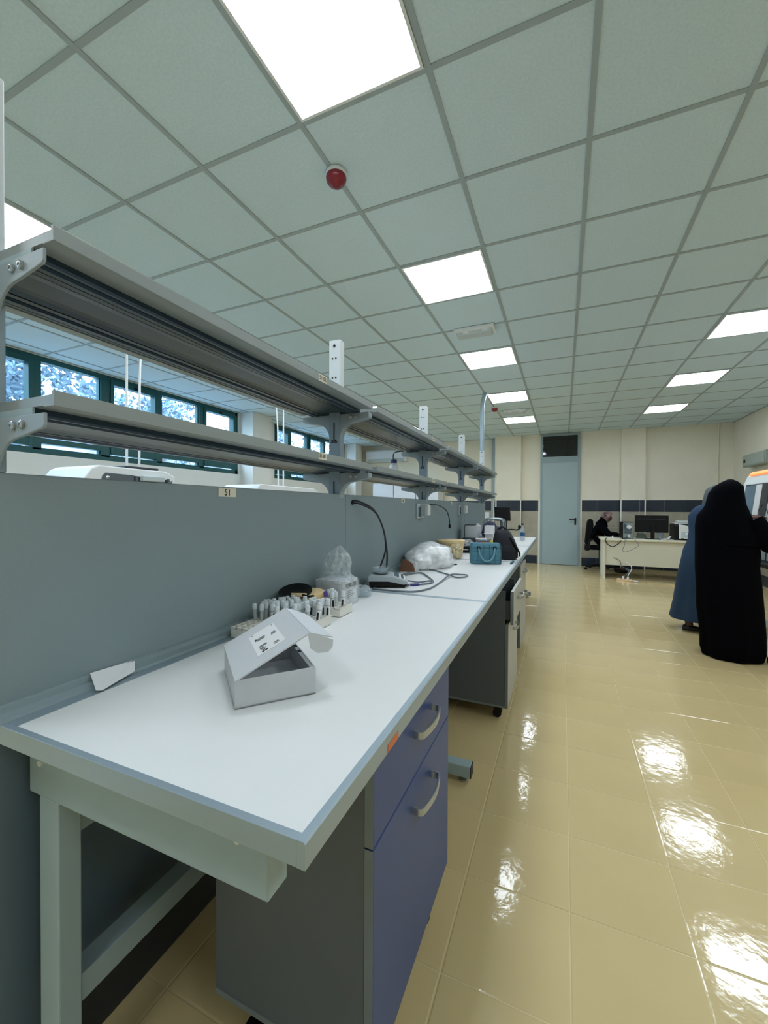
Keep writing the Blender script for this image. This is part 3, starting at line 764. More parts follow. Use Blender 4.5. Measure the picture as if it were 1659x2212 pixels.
# cream roll with a black dish lying on it
t = thing('cream_tub', 'cream plastic tub behind the tubes, black dish leaning on it', 'tub', (-.955, 1.40, ZT))
MB().lathe([(.001, 0), (.066, 0), (.07, .004), (.072, .088), (.069, .092), (.001, .092)], (-.955, 1.405, ZT), 32).build('body', m_cream, t, smooth=40)
MB().lathe([(.0735, .074), (.0745, .076), (.0745, .088), (.0735, .09)], (-.955, 1.405, ZT), 32).build('rim', m_cream, t, smooth=40)
ax = Vector((.10, -.28, 1)).normalized()
t = thing('black_dish', 'black round dish lying tilted on the cream tub', 'dish', (-.975, 1.335, ZT+.07))
MB().lathe([(.001, 0), (.045, 0), (.062, .012), (.066, .014), (.066, .017), (.06, .016), (.043, .005), (.001, .005)], (-.972, 1.352, ZT+.086), 32, axis=ax).build('plate', m_black, t, smooth=45)
MB().tube([(-.925, 1.33, ZT+.094), (-.90, 1.335, ZT+.088), (-.885, 1.35, ZT+.09)], .004, 8).build('handle', m_black, t, smooth=True)
# bagged carton
t = thing('bagged_carton', 'grey printed carton inside a clear plastic bag tied up at the top', 'carton', (-.955, 1.62, ZT))
cb = box('carton', m_card, -1.01, -.87, 1.555, 1.69, ZT, ZT+.112, t, bevel=.002)
MB().box(-.8698, -.8692, 1.575, 1.68, ZT+.02, ZT+.07).build('label', m_paper, cb)
MB().box(-.8695, -.8688, 1.575, 1.675, ZT+.078, ZT+.096).build('print', m_ink, cb)
for k in range(5): MB().box(-.8691, -.8686, 1.58, 1.60+.015*(k % 3)+.02, ZT+.028+.008*k, ZT+.031+.008*k).build('print', m_ink, cb)
rings = []
for z, rx, ry, sd in ((.001, .082, .078, 1), (.05, .086, .082, 2), (.105, .084, .08, 3), (.125, .07, .066, 4), (.15, .06, .05, 5), (.185, .064, .05, 6), (.215, .05, .04, 7), (.24, .03, .025, 8), (.258, .012, .01, 9)):
    ring = []
    for k in range(48):
        a = 2*math.pi*k/48; m_ = max(abs(math.cos(a)), abs(math.sin(a))); sq = 1/m_ if z < .12 else 1
        sq = min(sq, 1.22)
        am = .03 if z < .12 else .30
        f = 1 + am*noise.noise(Vector((math.cos(a)*3, math.sin(a)*3, sd*1.7 if z > .12 else 1))) + am*.6*noise.noise(Vector((math.cos(a)*8, math.sin(a)*8, sd*2.3)))
        ring.append((-.94 + rx*math.cos(a)*sq*f + (.008 if z > .2 else 0), 1.622 + ry*math.sin(a)*sq*f, ZT + z + (.012*noise.noise(Vector((a*3, sd, 0))) if z > .12 else 0)))
    rings.append(ring)
MB().loft(rings).build('plastic_bag', m_bag, t, smooth=30)
# small glass dish with film
t = thing('glass_dish', 'small clear glass dish with crumpled foil beside the bench joint', 'dish', (-.895, 1.795, ZT))
MB().lathe([(.001, .001), (.036, .001), (.040, .004), (.042, .034), (.039, .034), (.037, .006), (.001, .005)], (-.895, 1.80, ZT), 28).build('bowl', m_glass, t, smooth=40)
MB().blob((-.90, 1.80, ZT+.032), (.036, .034, .02), 4, .5, 4, 12).build('crumpled_foil', m_bag, t, smooth=25)

# ------------------------------------------------------------------ second bench
t = thing('laboratory_balance', 'grey laboratory balance with a display and a weighing dish', 'balance', (-.9, 2.06, ZT))
bx, by = Vector((.92, .39, 0)).normalized(), Vector((-.39, .92, 0)).normalized()
O = Vector((-.958, 1.985, ZT))
def bal(mbx, prof, w0, w1):     # profile in (along, z), extruded across
    a = [O + bx*p[0] + by*w0 + Z*p[1] for p in prof]; b = [O + bx*p[0] + by*w1 + Z*p[1] for p in prof]; n = len(prof)
    return mbx.add(a+b, [tuple(range(n)), tuple(range(2*n-1, n-1, -1))] + [(i, i+n, (i+1) % n+n, (i+1) % n) for i in range(n)])
bal(MB(), [(.0, .034), (.0, .062), (.008, .066), (.13, .062), (.205, .04), (.212, .034), (.212, .022), (.19, .018), (.11, .034)], 0, .17).build('housing', m_bal, t, bevel=.003)
bal(MB(), [(.006, .006), (.004, .036), (.11, .036), (.19, .02), (.205, .02), (.205, .006)], .006, .164).build('base', m_black, t, bevel=.002)
for a, b in ((.02, .02), (.19, .02), (.02, .15), (.19, .15)): MB().lathe([(.009, 0), (.009, .007)], O+bx*a+by*b, 10).build('foot', m_rubber, t)
dpn = (bx*.075 - Z*.022).normalized(); dnn = (bx*.022 + Z*.075).normalized()
MB().obox(O+bx*.136+by*.02+Z*.0615, dpn, by, dnn, .068, .13, .0012).build('control_panel', m_white, t)
MB().obox(O+bx*.139+by*.03+Z*.0612, dpn, by, dnn, .03, .11, .0022).build('display', m_lcd, t)
for k in range(4): MB().obox(O+bx*.178+by*(.03+.028*k)+Z*.0505, dpn, by, dnn, .014, .02, .0024).build('key', m_lcd, t)
MB().lathe([(.02, .064), (.02, .07), (.045, .071), (.045, .074), (.001, .075)], O+bx*.065+by*.085, 28).build('pan', m_silver, t, smooth=40)
c_ = O+bx*.065+by*.085
wd = thing('weighing_dish', 'small clear weighing dish on the balance pan', 'dish', c_+Z*.075)
MB().lathe([(.001, .0755), (.036, .0755), (.042, .09), (.046, .1), (.043, .1), (.038, .088), (.033, .079), (.001, .078)], c_, 28).build('bowl', m_glass, wd, smooth=40)
# cords from the hole in the partition to the balance
def cord(name, label, pts, r, m=m_cable, n=10, cat='cable', extra=None):
    o = MB().tube(bez(pts, n), r, 7).build(name, m, smooth=True); return tag(o, label, cat)
hx = rowpt((-1.05, 2.0, 1.335))
cord('balance_cable', 'dark cord arching from the partition hole down behind the balance', [(hx.x-.012, hx.y, 1.345), (hx.x+.03, hx.y+.02, 1.347), (-.99, 2.12, 1.30), (-.965, 2.19, 1.20), (-.955, 2.225, 1.08), (-.955, 2.235, 1.0), (-.955, 2.215, .93), (-.955, 2.20, ZT+.02)], .0052, m_cabled)
cord('balance_cable', 'second dark cord arching from the partition hole, bowing left above the balance', [(hx.x-.012, hx.y+.012, 1.333), (hx.x+.03, hx.y+.035, 1.333), (-.985, 2.13, 1.285), (-.963, 2.20, 1.18), (-.965, 2.235, 1.07), (-.985, 2.24, 1.0), (-1.0, 2.225, .95), (-1.01, 2.20, .895)], .0052, m_cabled)
MB().tube([(hx.x-.02, hx.y+.004, 1.339), (hx.x+.006, hx.y+.004, 1.339)], .012, 12).build('grommet', m_rubber, bpy.data.objects['partition_panel.001'], smooth=40)
zc = ZT+.005
cord('grey_cable', 'grey cable looping wide across the second bench to its far loop', [(-.95, 2.20, zc), (-.93, 2.55, zc), (-.90, 2.70, zc), (-.82, 2.715, zc), (-.72, 2.62, zc), (-.65, 2.535, zc+.004), (-.60, 2.49, zc), (-.555, 2.53, zc), (-.555, 2.60, zc), (-.60, 2.61, zc), (-.645, 2.52, zc+.009), (-.645, 2.30, zc), (-.645, 2.10, zc), (-.69, 1.985, zc), (-.76, 1.955, zc), (-.85, 1.95, zc), (-.94, 1.955, zc)], .0045)
gc = cord('data_cable', 'grey data cable ending in a blue plug beside the balance', [(-.95, 2.25, zc), (-.90, 2.50, zc), (-.85, 2.56, zc), (-.79, 2.48, zc), (-.72, 2.36, zc), (-.685, 2.28, zc), (-.70, 2.215, zc), (-.735, 2.17, zc)], .0045)
cord('grey_cable', 'shorter grey cable leaving the balance display end', [(-.79, 2.15, zc+.02), (-.76, 2.24, zc), (-.72, 2.30, zc), (-.69, 2.27, zc+.006), (-.70, 2.25, zc+.009)], .0042)
MB().tube([(-.735, 2.17, zc), (-.748, 2.157, zc), (-.768, 2.135, zc)], .009, 8).build('plug', m_usb, gc, smooth=40)
MB().box(-.79, -.772, 2.115, 2.130, ZT+.001, ZT+.011).build('plug_tip', m_silver, gc)
# brown cardboard sheet box
t = thing('brown_box', 'brown cardboard box with a curved flap beside the milky bag', 'box', (-.96, 2.66, ZT))
MB().prism([(-1.02, ZT), (-1.0, ZT+.08), (-.985, ZT+.083), (-.945, ZT+.07), (-.922, ZT+.05), (-.912, ZT+.02), (-.912, ZT)], 'y', 2.60, 2.606).build('flap', m_brown, t)
box('body', m_card, -1.0, -.905, 2.606, 2.69, ZT, ZT+.066, t, bevel=.002)
# big milky bag
t = tag(MB().blob((-.905, 2.94, ZT+.06), (.165, .29, .115), 3, .12, 1.6, 30, ZT+.001).build('plastic_bag', m_bagw, smooth=40), 'large milky plastic bag slumped on the second bench', 'plastic bag')
# cream bucket with a lid, papers on it
t = thing('cream_bucket', 'cream plastic bucket with a wide rim behind the milky bag', 'bucket', (-.945, 3.62, ZT))
MB().lathe([(.001, 0), (.10, 0), (.104, .004), (.118, .125), (.12, .13), (.12, .138), (.001, .139)], (-.925, 3.62, ZT), 36).build('body', m_cream, t, smooth=40)
MB().lathe([(.121, .118), (.126, .12), (.126, .142), (.121, .145), (.10, .146)], (-.925, 3.62, ZT), 36).build('lid_rim', m_cream, t, smooth=40)
tag(MB().blob((-.84, 3.46, ZT+.05), (.055, .07, .07), 8, .3, 3, 14, ZT+.001).build('plastic_bag', film('yellowish_bag', (224,210,170), .6, .25, .8, 20), smooth=30), 'yellowish crumpled plastic bag against the cream bucket', 'plastic bag')
cord('dark_strap', 'thin dark strap lying over the milky bag and bucket', [(-1.03, 3.30, ZT+.10), (-.98, 3.33, ZT+.125), (-.93, 3.31, ZT+.12), (-.89, 3.27, ZT+.10), (-.86, 3.24, ZT+.075)], .005, m_cabled, cat='strap')
tag(box('black_clip', m_black, -.757, -.735, 3.06, 3.085, ZT, ZT+.006, bevel=.002), 'small black clip lying beside the milky bag', 'clip')
# cord with a plug hanging on the third panel
hx = rowpt((-1.05, 3.47, 1.335))
c2 = cord('hanging_cable', 'short black cord with a plug hanging from the third partition panel', [(hx.x-.01, hx.y, 1.335), (hx.x+.02, hx.y+.03, 1.342), (-1.035, 3.64, 1.33), (-1.01, 3.78, 1.285), (-1.0, 3.85, 1.21), (-1.0, 3.87, 1.15)], .005, m_cabled)
MB().tube([(-1.0, 3.87, 1.155), (-1.0, 3.87, 1.135), (-1.0, 3.872, 1.115)], [.008, .013, .011], 10).build('plug', m_black, c2, smooth=40)
MB().tube([(-1.003, 3.872, 1.115), (-1.003, 3.873, 1.1)], .003, 6).build('pin', m_bolt, c2)

# ------------------------------------------------------------------ third and last bench
# teal handbag
t = thing('handbag', 'teal quilted handbag with two handles on the third bench', 'handbag', (-.535, 3.28, ZT))
hu = Vector((.9355, .353, 0)); hn = Vector((-.353, .9355, 0)); HO = Vector((-.640, 3.155, ZT+.001))
hw_, hd_, hh_ = .222, .12, .158
rings = []
for z, ix in ((0, .004), (.004, 0), (hh_*.5, -.006), (hh_*.85, .0), (hh_, .012)):
    ring = []
    for (a, b) in rrect(ix*.5-.0, hw_-ix*.5, ix, hd_-ix, .018):
        ring.append(HO + hu*a + hn*b + Z*z)
    rings.append(ring)
hb = MB().loft(rings).build('body', m_teal, t, smooth=40)
for k in range(1, 5):
    MB().tube([HO+hu*.006+hn*-.004+Z*hh_*k/5, HO+hu*(hw_-.006)+hn*-.004+Z*hh_*k/5], .0022, 6).build('quilt_seam', m_teald, hb)
for k in range(1, 5):
    MB().tube([HO+hu*hw_*k/5+hn*-.003+Z*.01, HO+hu*hw_*k/5+hn*-.0055+Z*hh_*.5, HO+hu*hw_*k/5+hn*-.001+Z*(hh_-.012)], .0015, 6).build('quilt_seam', m_teald, hb)
MB().tube([HO+hu*.004+hn*.0+Z*.003, HO+hu*(hw_-.004)+hn*.0+Z*.003], .004, 6).build('piping', m_teald, hb)
MB().tube([HO+hu*(hw_-.002)+hn*.004+Z*.004, HO+hu*(hw_+.001)+hn*.0+Z*hh_*.5, HO+hu*(hw_-.005)+hn*.006+Z*(hh_-.004)], .004, 6).build('piping', m_teald, hb)
ha = MB().tube(bez([HO+hu*.05-hn*.008+Z*.125, HO+hu*.058-hn*.016+Z*.075, HO+hu*.085-hn*.018+Z*.035, HO+hu*.115-hn*.018+Z*.024, HO+hu*.145-hn*.018+Z*.038, HO+hu*.165-hn*.016+Z*.078, HO+hu*.172-hn*.008+Z*.125], 6), .0068, 8).build('handle', mat('teal_handle', (104,152,168), .6), t, smooth=True)
for a in (.05, .172): MB().obox(HO+hu*(a-.013)-hn*.012+Z*.112, hu, hn, Z, .026, .01, .026).build('handle_tab', m_navy, ha, bevel=.002)
MB().tube(bez([HO+hu*.05+hn*.125+Z*.125, HO+hu*.06+hn*.13+Z*.16, HO+hu*.11+hn*.13+Z*.172, HO+hu*.16+hn*.13+Z*.16, HO+hu*.172+hn*.125+Z*.125], 6), .0058, 8).build('handle', m_teal, t, smooth=True)
# navy backpack
t = thing('backpack', 'dark navy backpack standing behind the teal handbag', 'backpack', (-.42, 3.62, ZT))
rings = []
for z, rx, ry, ox in ((0.001, .085, .075, 0), (.02, .10, .085, 0), (.09, .10, .085, .0), (.16, .088, .078, -.012), (.215, .07, .06, -.022), (.24, .055, .04, -.028), (.248, .03, .02, -.03)):
    rings.append([(-.45+ox + rx*math.copysign(abs(math.cos(a))**.7, math.cos(a)) * (1+.10*noise.noise(Vector((a*2, z*20, 0)))), 3.62 + ry*math.copysign(abs(math.sin(a))**.7, math.sin(a)), ZT+z) for a in [2*math.pi*k/32 for k in range(32)]])
MB().loft(rings).build('body', m_navy, t, smooth=50)
st = bez([(-.40, 3.56, ZT+.19), (-.372, 3.57, ZT+.14), (-.34, 3.60, ZT+.07), (-.332, 3.62, ZT+.035), (-.345, 3.61, ZT+.014), (-.39, 3.58, ZT+.010)], 6)
mb = MB(); mb.loft([[p+Vector((-.005,-.018,0)), p+Vector((.005,-.018,.004)), p+Vector((.005,.018,.004)), p+Vector((-.005,.018,0))] for p in st]); mb.build('strap', m_navy, t)
MB().tube(bez([(-.52, 3.62, ZT+.24), (-.48, 3.62, ZT+.27), (-.43, 3.62, ZT+.24)], 6), .008, 8).build('top_loop', m_navy, t, smooth=True)
MB().blob((-.43, 3.545, ZT+.07), (.07, .018, .055), 2, .08, 2, 12).build('front_pocket', m_navy, t, smooth=50)
# low boxes and papers
t = thing('black_box', 'low black box with a white stripe between bucket and handbag', 'box', (-.84, 3.98, ZT))
box('body', m_black, -.905, -.79, 3.92, 4.05, ZT, ZT+.06, t, bevel=.003)
MB().box(-.9, -.83, 3.918, 3.9195, ZT+.028, ZT+.034).build('stripe', m_white, t)
tag(MB().blob((-.86, 3.99, ZT+.09), (.06, .07, .035), 11, .35, 3, 14, ZT+.061).build('plastic_bag', m_bag, smooth=30), 'small crumpled clear bag on the low black box', 'plastic bag')
t = thing('brown_carton', 'brown carton with an open top behind the handbag', 'carton', (-.73, 4.2, ZT))
box('body', m_brown, -.80, -.665, 4.13, 4.27, ZT, ZT+.115, t, bevel=.002)
MB().obox((-.80, 4.13, ZT+.115), (1,0,0), (0,1,0), (-.2,0,1), .10, .05, .012).build('flap', m_paper, t)
t = thing('yellow_box', 'small yellow-green box behind the handbag', 'box', (-.625, 4.15, ZT))
box('body', m_yel, -.66, -.585, 4.12, 4.2, ZT, ZT+.11, t, bevel=.003)
MB().lathe([(.001, 0), (.012, 0), (.012, .003), (.001, .003)], (-.61, 4.119, ZT+.095), 14, axis=(0,-1,0)).build('sticker', m_tag, t)
t = thing('dark_tray', 'dark plastic tray under the white carton', 'tray', (-.93, 4.62, ZT))
box('tray', m_dark, -1.02, -.81, 4.5, 4.78, ZT, ZT+.1, t, bevel=.004)
t = thing('white_carton', 'white carton with dark lid edge on the dark tray', 'carton', (-.93, 4.65, ZT+.1))
box('body', m_card, -1.005, -.86, 4.56, 4.76, ZT+.1, ZT+.235, t, bevel=.002)
MB().box(-1.012, -1.004, 4.565, 4.75, ZT+.1, ZT+.235).box(-1.01, -.90, 4.575, 4.76, ZT+.235, ZT+.243).build('dark_edge', m_dark, t)
t = thing('paper_stand', 'white paper carton with folded flaps beside the white carton', 'carton', (-.77, 4.6, ZT))
MB().box(-.79, -.70, 4.56, 4.70, ZT+.15, ZT+.235).build('box', m_paper, t, bevel=.002)
MB().obox((-.79, 4.50, ZT+.15), (1,.1,0), (0,1,0), (0,0,1), .12, .07, .003).build('flap', m_paper, t)
MB().box(-.79, -.70, 4.60, 4.69, ZT, ZT+.15).build('leg_card', m_paper, t)
MB().obox((-.875, 4.555, ZT+.23), (1,0,0), (0,1,0), (0,0,1), .03, .006, .03).build('torn_flap', m_paper, t)
# tubular frame
t = thing('wire_basket', 'grey tubular frame with a dark mesh basket on the last bench', 'basket', (-.80, 5.4, ZT))
for y in (5.32, 5.5):
    MB().tube(bez([(-.925, y, ZT), (-.925, y, ZT+.22), (-.91, y, ZT+.28), (-.87, y, ZT+.295), (-.75, y, ZT+.29), (-.705, y, ZT+.275), (-.69, y, ZT+.22), (-.70, y, ZT)], 6), .011, 8).build('hoop', m_silver, t, smooth=True)
for k in range(11):
    x = -.86+.014*k
    MB().tube([(x, 5.38, ZT+.10), (x, 5.39, ZT+.26)], .002, 5).build('wire', m_silver, t)
box('basket', m_dark, -.875, -.71, 5.36, 5.48, ZT+.05, ZT+.19, t, bevel=.004)
t = thing('purple_pouch', 'dark patterned pouch behind the white paper carton', 'pouch', (-.82, 5.1, ZT))
MB().blob((-.81, 5.08, ZT+.13), (.10, .06, .14), 6, .12, 2.5, 14, ZT+.001).build('body', mat('pouch_cloth', (70,70,100), .8, var=.6, vscale=30), t, smooth=40)
# monitor on a dark stand
t = thing('screen_on_stand', 'black flat screen on a stand at the end of the last bench', 'monitor', (-.79, 6.1, ZT))
MB().obox((-.905, 6.10, 1.125), Vector((1,.1,0)).normalized(), (0,1,0), Vector((-.06,0,1)).normalized(), .215, .03, .20).build('screen', m_black, t, bevel=.006)
MB().box(-.84, -.74, 6.12, 6.16, ZT+.03, 1.2).build('stem', m_dark, t, bevel=.005)
MB().prism([(-.90, ZT), (-.68, ZT), (-.72, ZT+.03), (-.86, ZT+.03)], 'y', 6.02, 6.24).build('base', m_black, t, bevel=.004)
MB().tube(bez([(-.74, 6.1, 1.0), (-.66, 6.0, 1.01), (-.58, 5.9, 1.01), (-.55, 5.88, 1.03)], 6), .009, 8).build('arm', m_black, t, smooth=True)
MB().blob((-.545, 5.87, 1.05), (.02, .02, .03), 3, .2, 2, 10).build('arm_clamp', m_black, t, smooth=50)
# water bottle
t = thing('water_bottle', 'clear plastic water bottle with a blue label on the last bench', 'bottle', (-.50, 5.79, ZT))
MB().lathe([(.001, .002), (.028, .002), (.032, .01), (.031, .05), (.032, .06), (.032, .12), (.030, .14), (.016, .18), (.013, .19), (.013, .205)], (-.5, 5.79, ZT), 20).build('body', m_pet, t, smooth=40)
MB().lathe([(.0325, .055), (.0325, .105)], (-.5, 5.79, ZT), 20).build('label', m_blab, t, smooth=40)
MB().lathe([(.001, .006), (.029, .006), (.029, .052), (.001, .052)], (-.5, 5.79, ZT), 20).build('water', film('water', (200,220,235), .25, .02, 0), t, smooth=40)
MB().lathe([(.015, .205), (.015, .225), (.001, .226)], (-.5, 5.79, ZT), 20).build('cap', m_dark, t, smooth=40)
# small bracket tool at the bench edge
tag(box('green_marker', m_teald, -.372, -.355, 3.28, 3.42, ZT, ZT+.012, bevel=.003), 'dark green marker lying at the bench edge by the backpack', 'marker')

# ------------------------------------------------------------------ on and above the shelves
wp = rowpt((-1.19, 2.97, 1.5235))
t = thing('wash_bottle', 'wash bottle with a blue cap and bent spout on the lower shelf', 'bottle', wp)
MB().lathe([(.001, 0), (.030, 0), (.034, .004), (.034, .112), (.028, .122), (.019, .128), (.019, .134)], wp, 20).build('body', m_cap, t, smooth=40)
MB().lathe([(.024, .134), (.024, .160), (.02, .163), (.001, .163)], wp, 20).build('cap', m_usb, t, smooth=40)
MB().tube(bez([wp+Vector((-.004,0,.16)), wp+Vector((-.004,0,.20)), wp+Vector((.006,.02,.222)), wp+Vector((.035,.06,.232)), wp+Vector((.05,.085,.236))], 6), .004, 7).build('spout', m_cabled, t, smooth=True)
cp = rowpt((-1.0815, 6.30, 2.18))
cd = MB().tube(bez([(cp.x, cp.y, 2.182), (cp.x, cp.y, 2.55), (cp.x, cp.y, 2.80), (cp.x+.01, cp.y, 2.92), (cp.x+.04, cp.y, ZC-.001)], 6), .032, 12).build('conduit', m_alu, smooth=40)
tag(cd, 'silver flexible conduit rising from the last shelf post to the ceiling', 'conduit')

# instruments standing on the window-side bench, tops above the partition
def hood(label, y0, y1, x0, x1, zt, wide):
    t = thing('floor_instrument', label, 'instrument', ((x0+x1)/2, (y0+y1)/2, 0), 'white instruments on the window side')
    z0 = zt-.2; d = y1-y0
    MB().prism([(y0-.12, z0), (y0+.0, zt-.03), (y0+.06, zt), (y1-.1, zt-.006), (y1, zt-.05), (y1, z0)], 'x', x0, x1).build('hood', m_white, t, bevel=.01)
    box('base', m_white, x0+.03, x1-.03, y0-.05, y1-.02, 0, z0, t, bevel=.006)
    if wide:
        MB().prism([(y0+.06, z0+.02), (y0+.085, zt-.085), (y0+.11, zt-.06), (y0+.45*d, zt-.066), (y0+.45*d, z0+.02)], 'x', x1-.004, x1+.006).build('side_panel', m_cab, t, bevel=.002)
        MB().prism([(y0+.45*d, z0+.02), (y0+.45*d, zt-.07), (y1-.03, zt-.09), (y1-.06, z0+.02)], 'x', x1-.004, x1+.004).build('side_recess', m_dark, t, bevel=.002)
        MB().box(x1+.003, x1+.06, y0+.52*d, y0+.80*d, zt-.115, zt-.065).build('grip', m_bscg, t, bevel=.008)
        for f in (.47, .88): MB().box(x1+.003, x1+.02, y0+f*d, y0+(f+.025)*d, z0+.03, zt-.08).build('bracket', m_cab, t)
        MB().box(x0+.05, x1-.03, y0+.38*d, y1-.16, zt, zt+.02).build('top_mat', m_dark, t, bevel=.006)
        for a in (y0+.13, y1-.06): MB().lathe([(.001, 0), (.016, 0), (.012, .006), (.001, .008)], (x1+.006, a, zt-.1), 10, axis=(1,0,0)).build('screw', m_bolt, t)
hood('white bench instrument with a grey grip, seen over the near partition', 2.16, 2.96, -4.2, -3.6, 1.662, True)
hood('second white bench instrument, seen over the partition beyond the first cables', 4.2, 5.6, -4.2, -3.6, 1.608, False)
for k, (xa, ya, za, bow) in enumerate(((-3.85, 2.63, 1.68, .0), (-3.85, 2.755, 1.68, .03), (-3.95, 5.05, 1.608, -.08), (-3.95, 5.17, 1.608, .0))):
    lb = ['left white cable dropping from the ceiling to the near instrument', 'right white cable dropping from the ceiling to the near instrument', 'left white cable dropping to the second instrument', 'right white cable dropping to the second instrument'][k]
    tag(MB().tube(bez([(xa, ya, za), (xa, ya+bow*.2, za+.5), (xa, ya+bow*.3, za+.95), (xa, ya+bow, ZC-.08), (xa, ya+bow*1.3, ZC-.001)], 6), .011, 7).build('ceiling_cable', m_white, smooth=True), lb, 'cable', 'white cables from the ceiling')

# air conditioner and white cupboards on the recessed far wall
t = thing('air_conditioner', 'white split air conditioner high on the far wall', 'air conditioner', (-4.55, YF2-.1, 2.57))
MB().prism([(YF2-.001, 2.57), (YF2-.001, 2.90), (YF2-.17, 2.90), (YF2-.20, 2.86), (YF2-.20, 2.66), (YF2-.14, 2.57)], 'x', -5.12, -3.92).build('housing', m_ac, t, bevel=.012)
MB().prism([(YF2-.202, 2.655), (YF2-.145, 2.572), (YF2-.15, 2.568), (YF2-.21, 2.65)], 'x', -5.05, -3.99).build('louvre', m_bscg, t)
MB().box(-3.99, -3.95, YF2-.203, YF2-.199, 2.68, 2.72).build('logo_plate', m_dark, t)
for k in range(3):
    lb = ['left', 'middle', 'right'][k] + ' one of three tall white cupboards against the far wall'
    x = -4.75 + k*.62
    t = thing('tall_cupboard', lb, 'cupboard', (x+.3, YF2-.35, 0), 'tall white cupboards')
    box('body', m_white, x, x+.6, YF2-.5, YF2-.03, 0, 1.95, t, bevel=.004)
    box('door', m_ac, x+.006, x+.594, YF2-.52, YF2-.501, .08, 1.93, t, bevel=.003)
    box('handle', m_nickel, x+.53, x+.545, YF2-.54, YF2-.52, .95, 1.12, t, bevel=.003)
t = thing('wall_bracket', 'white angled wall bracket below the air conditioner pipes', 'bracket', (-5.1, 9.4, 1.9))
MB().prism([(9.1, 1.95), (9.1, 1.90), (9.75, 1.90), (9.75, 1.62), (9.80, 1.62), (9.80, 1.95)], 'x', XL+.002, XL+.1).build('duct', m_white, t, bevel=.004)
tag(box('notice_sheet', m_paper, -1.86, -1.72, YF2-.0125, YF2-.0095, .98, 1.2), 'white notice sheet on the tiles behind the last bench', 'paper')

# ------------------------------------------------------------------ desk at the far wall
DZ_ = .745
t = thing('office_desk', 'cream office desk with a modesty panel near the far wall', 'desk', (1.4, 9.0, 0))
box('desk_top', m_desk, .655, 2.25, 8.62, 9.32, DZ_-.03, DZ_, t, bevel=.004)
box('side_panel', m_desk, .69, .73, 8.655, 9.30, 0, DZ_-.03, t, bevel=.003)
box('side_panel', m_desk, 2.17, 2.21, 8.655, 9.30, 0, DZ_-.03, t, bevel=.003)
box('modesty_panel', m_desk, .73, 2.17, 8.68, 8.70, .26, DZ_-.03, t, bevel=.002)
# pc tower seen from behind
t = thing('computer_tower', 'computer tower showing its silver rear and fan on the desk', 'computer', (1.1, 9.0, DZ_))
box('case', m_black, 1.015, 1.20, 8.86, 9.25, DZ_+.004, 1.055, t, bevel=.004)
rp = box('rear_plate', m_silver, 1.035, 1.192, 8.853, 8.861, DZ_+.012, 1.046, t)
for z, r in ((.965, .036), (.80, .02)):
    MB().lathe([(r*.9, 0), (r, .0), (r, .006), (r*.9, .006)], (1.13, 8.853, z), 24, axis=(0,-1,0)).build('fan_ring', m_white, rp, smooth=40)
    MB().lathe([(.001, 0), (r*.85, 0), (r*.85, .002), (.001, .002)], (1.13, 8.853, z), 24, axis=(0,-1,0)).build('fan_grille', m_dark, rp)
    MB().lathe([(.001, 0), (r*.35, 0), (r*.35, .004), (.001, .004)], (1.13, 8.852, z), 16, axis=(0,-1,0)).build('fan_hub', m_white, rp)
for k in range(6): box('port_strip', m_dark if k % 2 else m_lcd, 1.05, 1.17, 8.850, 8.854, DZ_+.09+.02*k, DZ_+.102+.02*k, rp)
box('port_block', m_lcd, 1.045, 1.08, 8.848, 8.854, .93, 1.03, rp)
# monitor seen from behind
t = thing('desk_monitor', 'wide black monitor seen from behind on the desk', 'monitor', (1.5, 8.92, DZ_))
box('screen', m_black, 1.235, 1.765, 8.93, 8.965, .868, 1.185, t, bevel=.006)
box('rear_ridge', m_dark, 1.28, 1.72, 8.922, 8.931, 1.11, 1.125, t, bevel=.002)
box('stem', m_black, 1.485, 1.545, 8.90, 8.93, DZ_+.012, 1.04, t, bevel=.004)
box('foot', m_black, 1.40, 1.63, 8.82, 9.02, DZ_, DZ_+.014, t, bevel=.004)
# printer and paper trays
t = thing('printer', 'black and white printer at the right end of the desk', 'printer', (2.0, 8.95, DZ_))
MB().prism([(8.82, DZ_+.006), (8.82, 1.0), (8.86, 1.035), (9.2, 1.035), (9.2, DZ_+.006)], 'x', 1.83, 2.21).build('body', m_black, t, bevel=.01)
MB().prism([(1.90, DZ_+.03), (1.895, 1.03), (2.20, .98), (2.20, DZ_+.03)], 'y', 8.805, 8.822).build('rear_cover', m_white, t, bevel=.006)
box('port_recess', m_bscg, 1.93, 2.06, 8.800, 8.808, .80, .90, t)
box('plug', m_white, 1.985, 2.05, 8.78, 8.801, .84, .885, t, bevel=.004)
box('badge', m_dark, 1.93, 1.965, 8.801, 8.806, .775, .787, t)
for k, (z, lb) in enumerate(((1.037, 'lower open paper tray stacked on the printer'), (1.075, 'upper open paper tray stacked on the printer'))):
    tt = thing('paper_tray', lb, 'paper tray', (2.03, 8.98, z), 'paper trays on the printer')
    box('tray', m_white, 1.85+.05*k, 2.19, 8.86, 9.13, z, z+.012, tt, bevel=.004)
    box('rim', m_bscg, 1.85+.05*k, 2.19, 8.86, 8.868, z+.012, z+.035, tt)
    box('paper_stack', m_paper, 1.88+.05*k, 2.17, 8.88, 9.11, z+.012, z+.022, tt)
pc = MB(); rows_ = []
for i in range(7):
    f = i/6; rows_.append([(1.62+.16*f, y, DZ_+.002+.06*max(0, f-.5)**1.5*3) for y in (8.78, 8.92)])
pc.add([p for r in rows_ for p in r] + [(p[0], p[1], p[2]+.0015) for r in rows_ for p in r], [(2*i, 2*i+1, 2*i+3, 2*i+2) for i in range(6)] + [(14+2*i, 16+2*i, 17+2*i, 15+2*i) for i in range(6)])
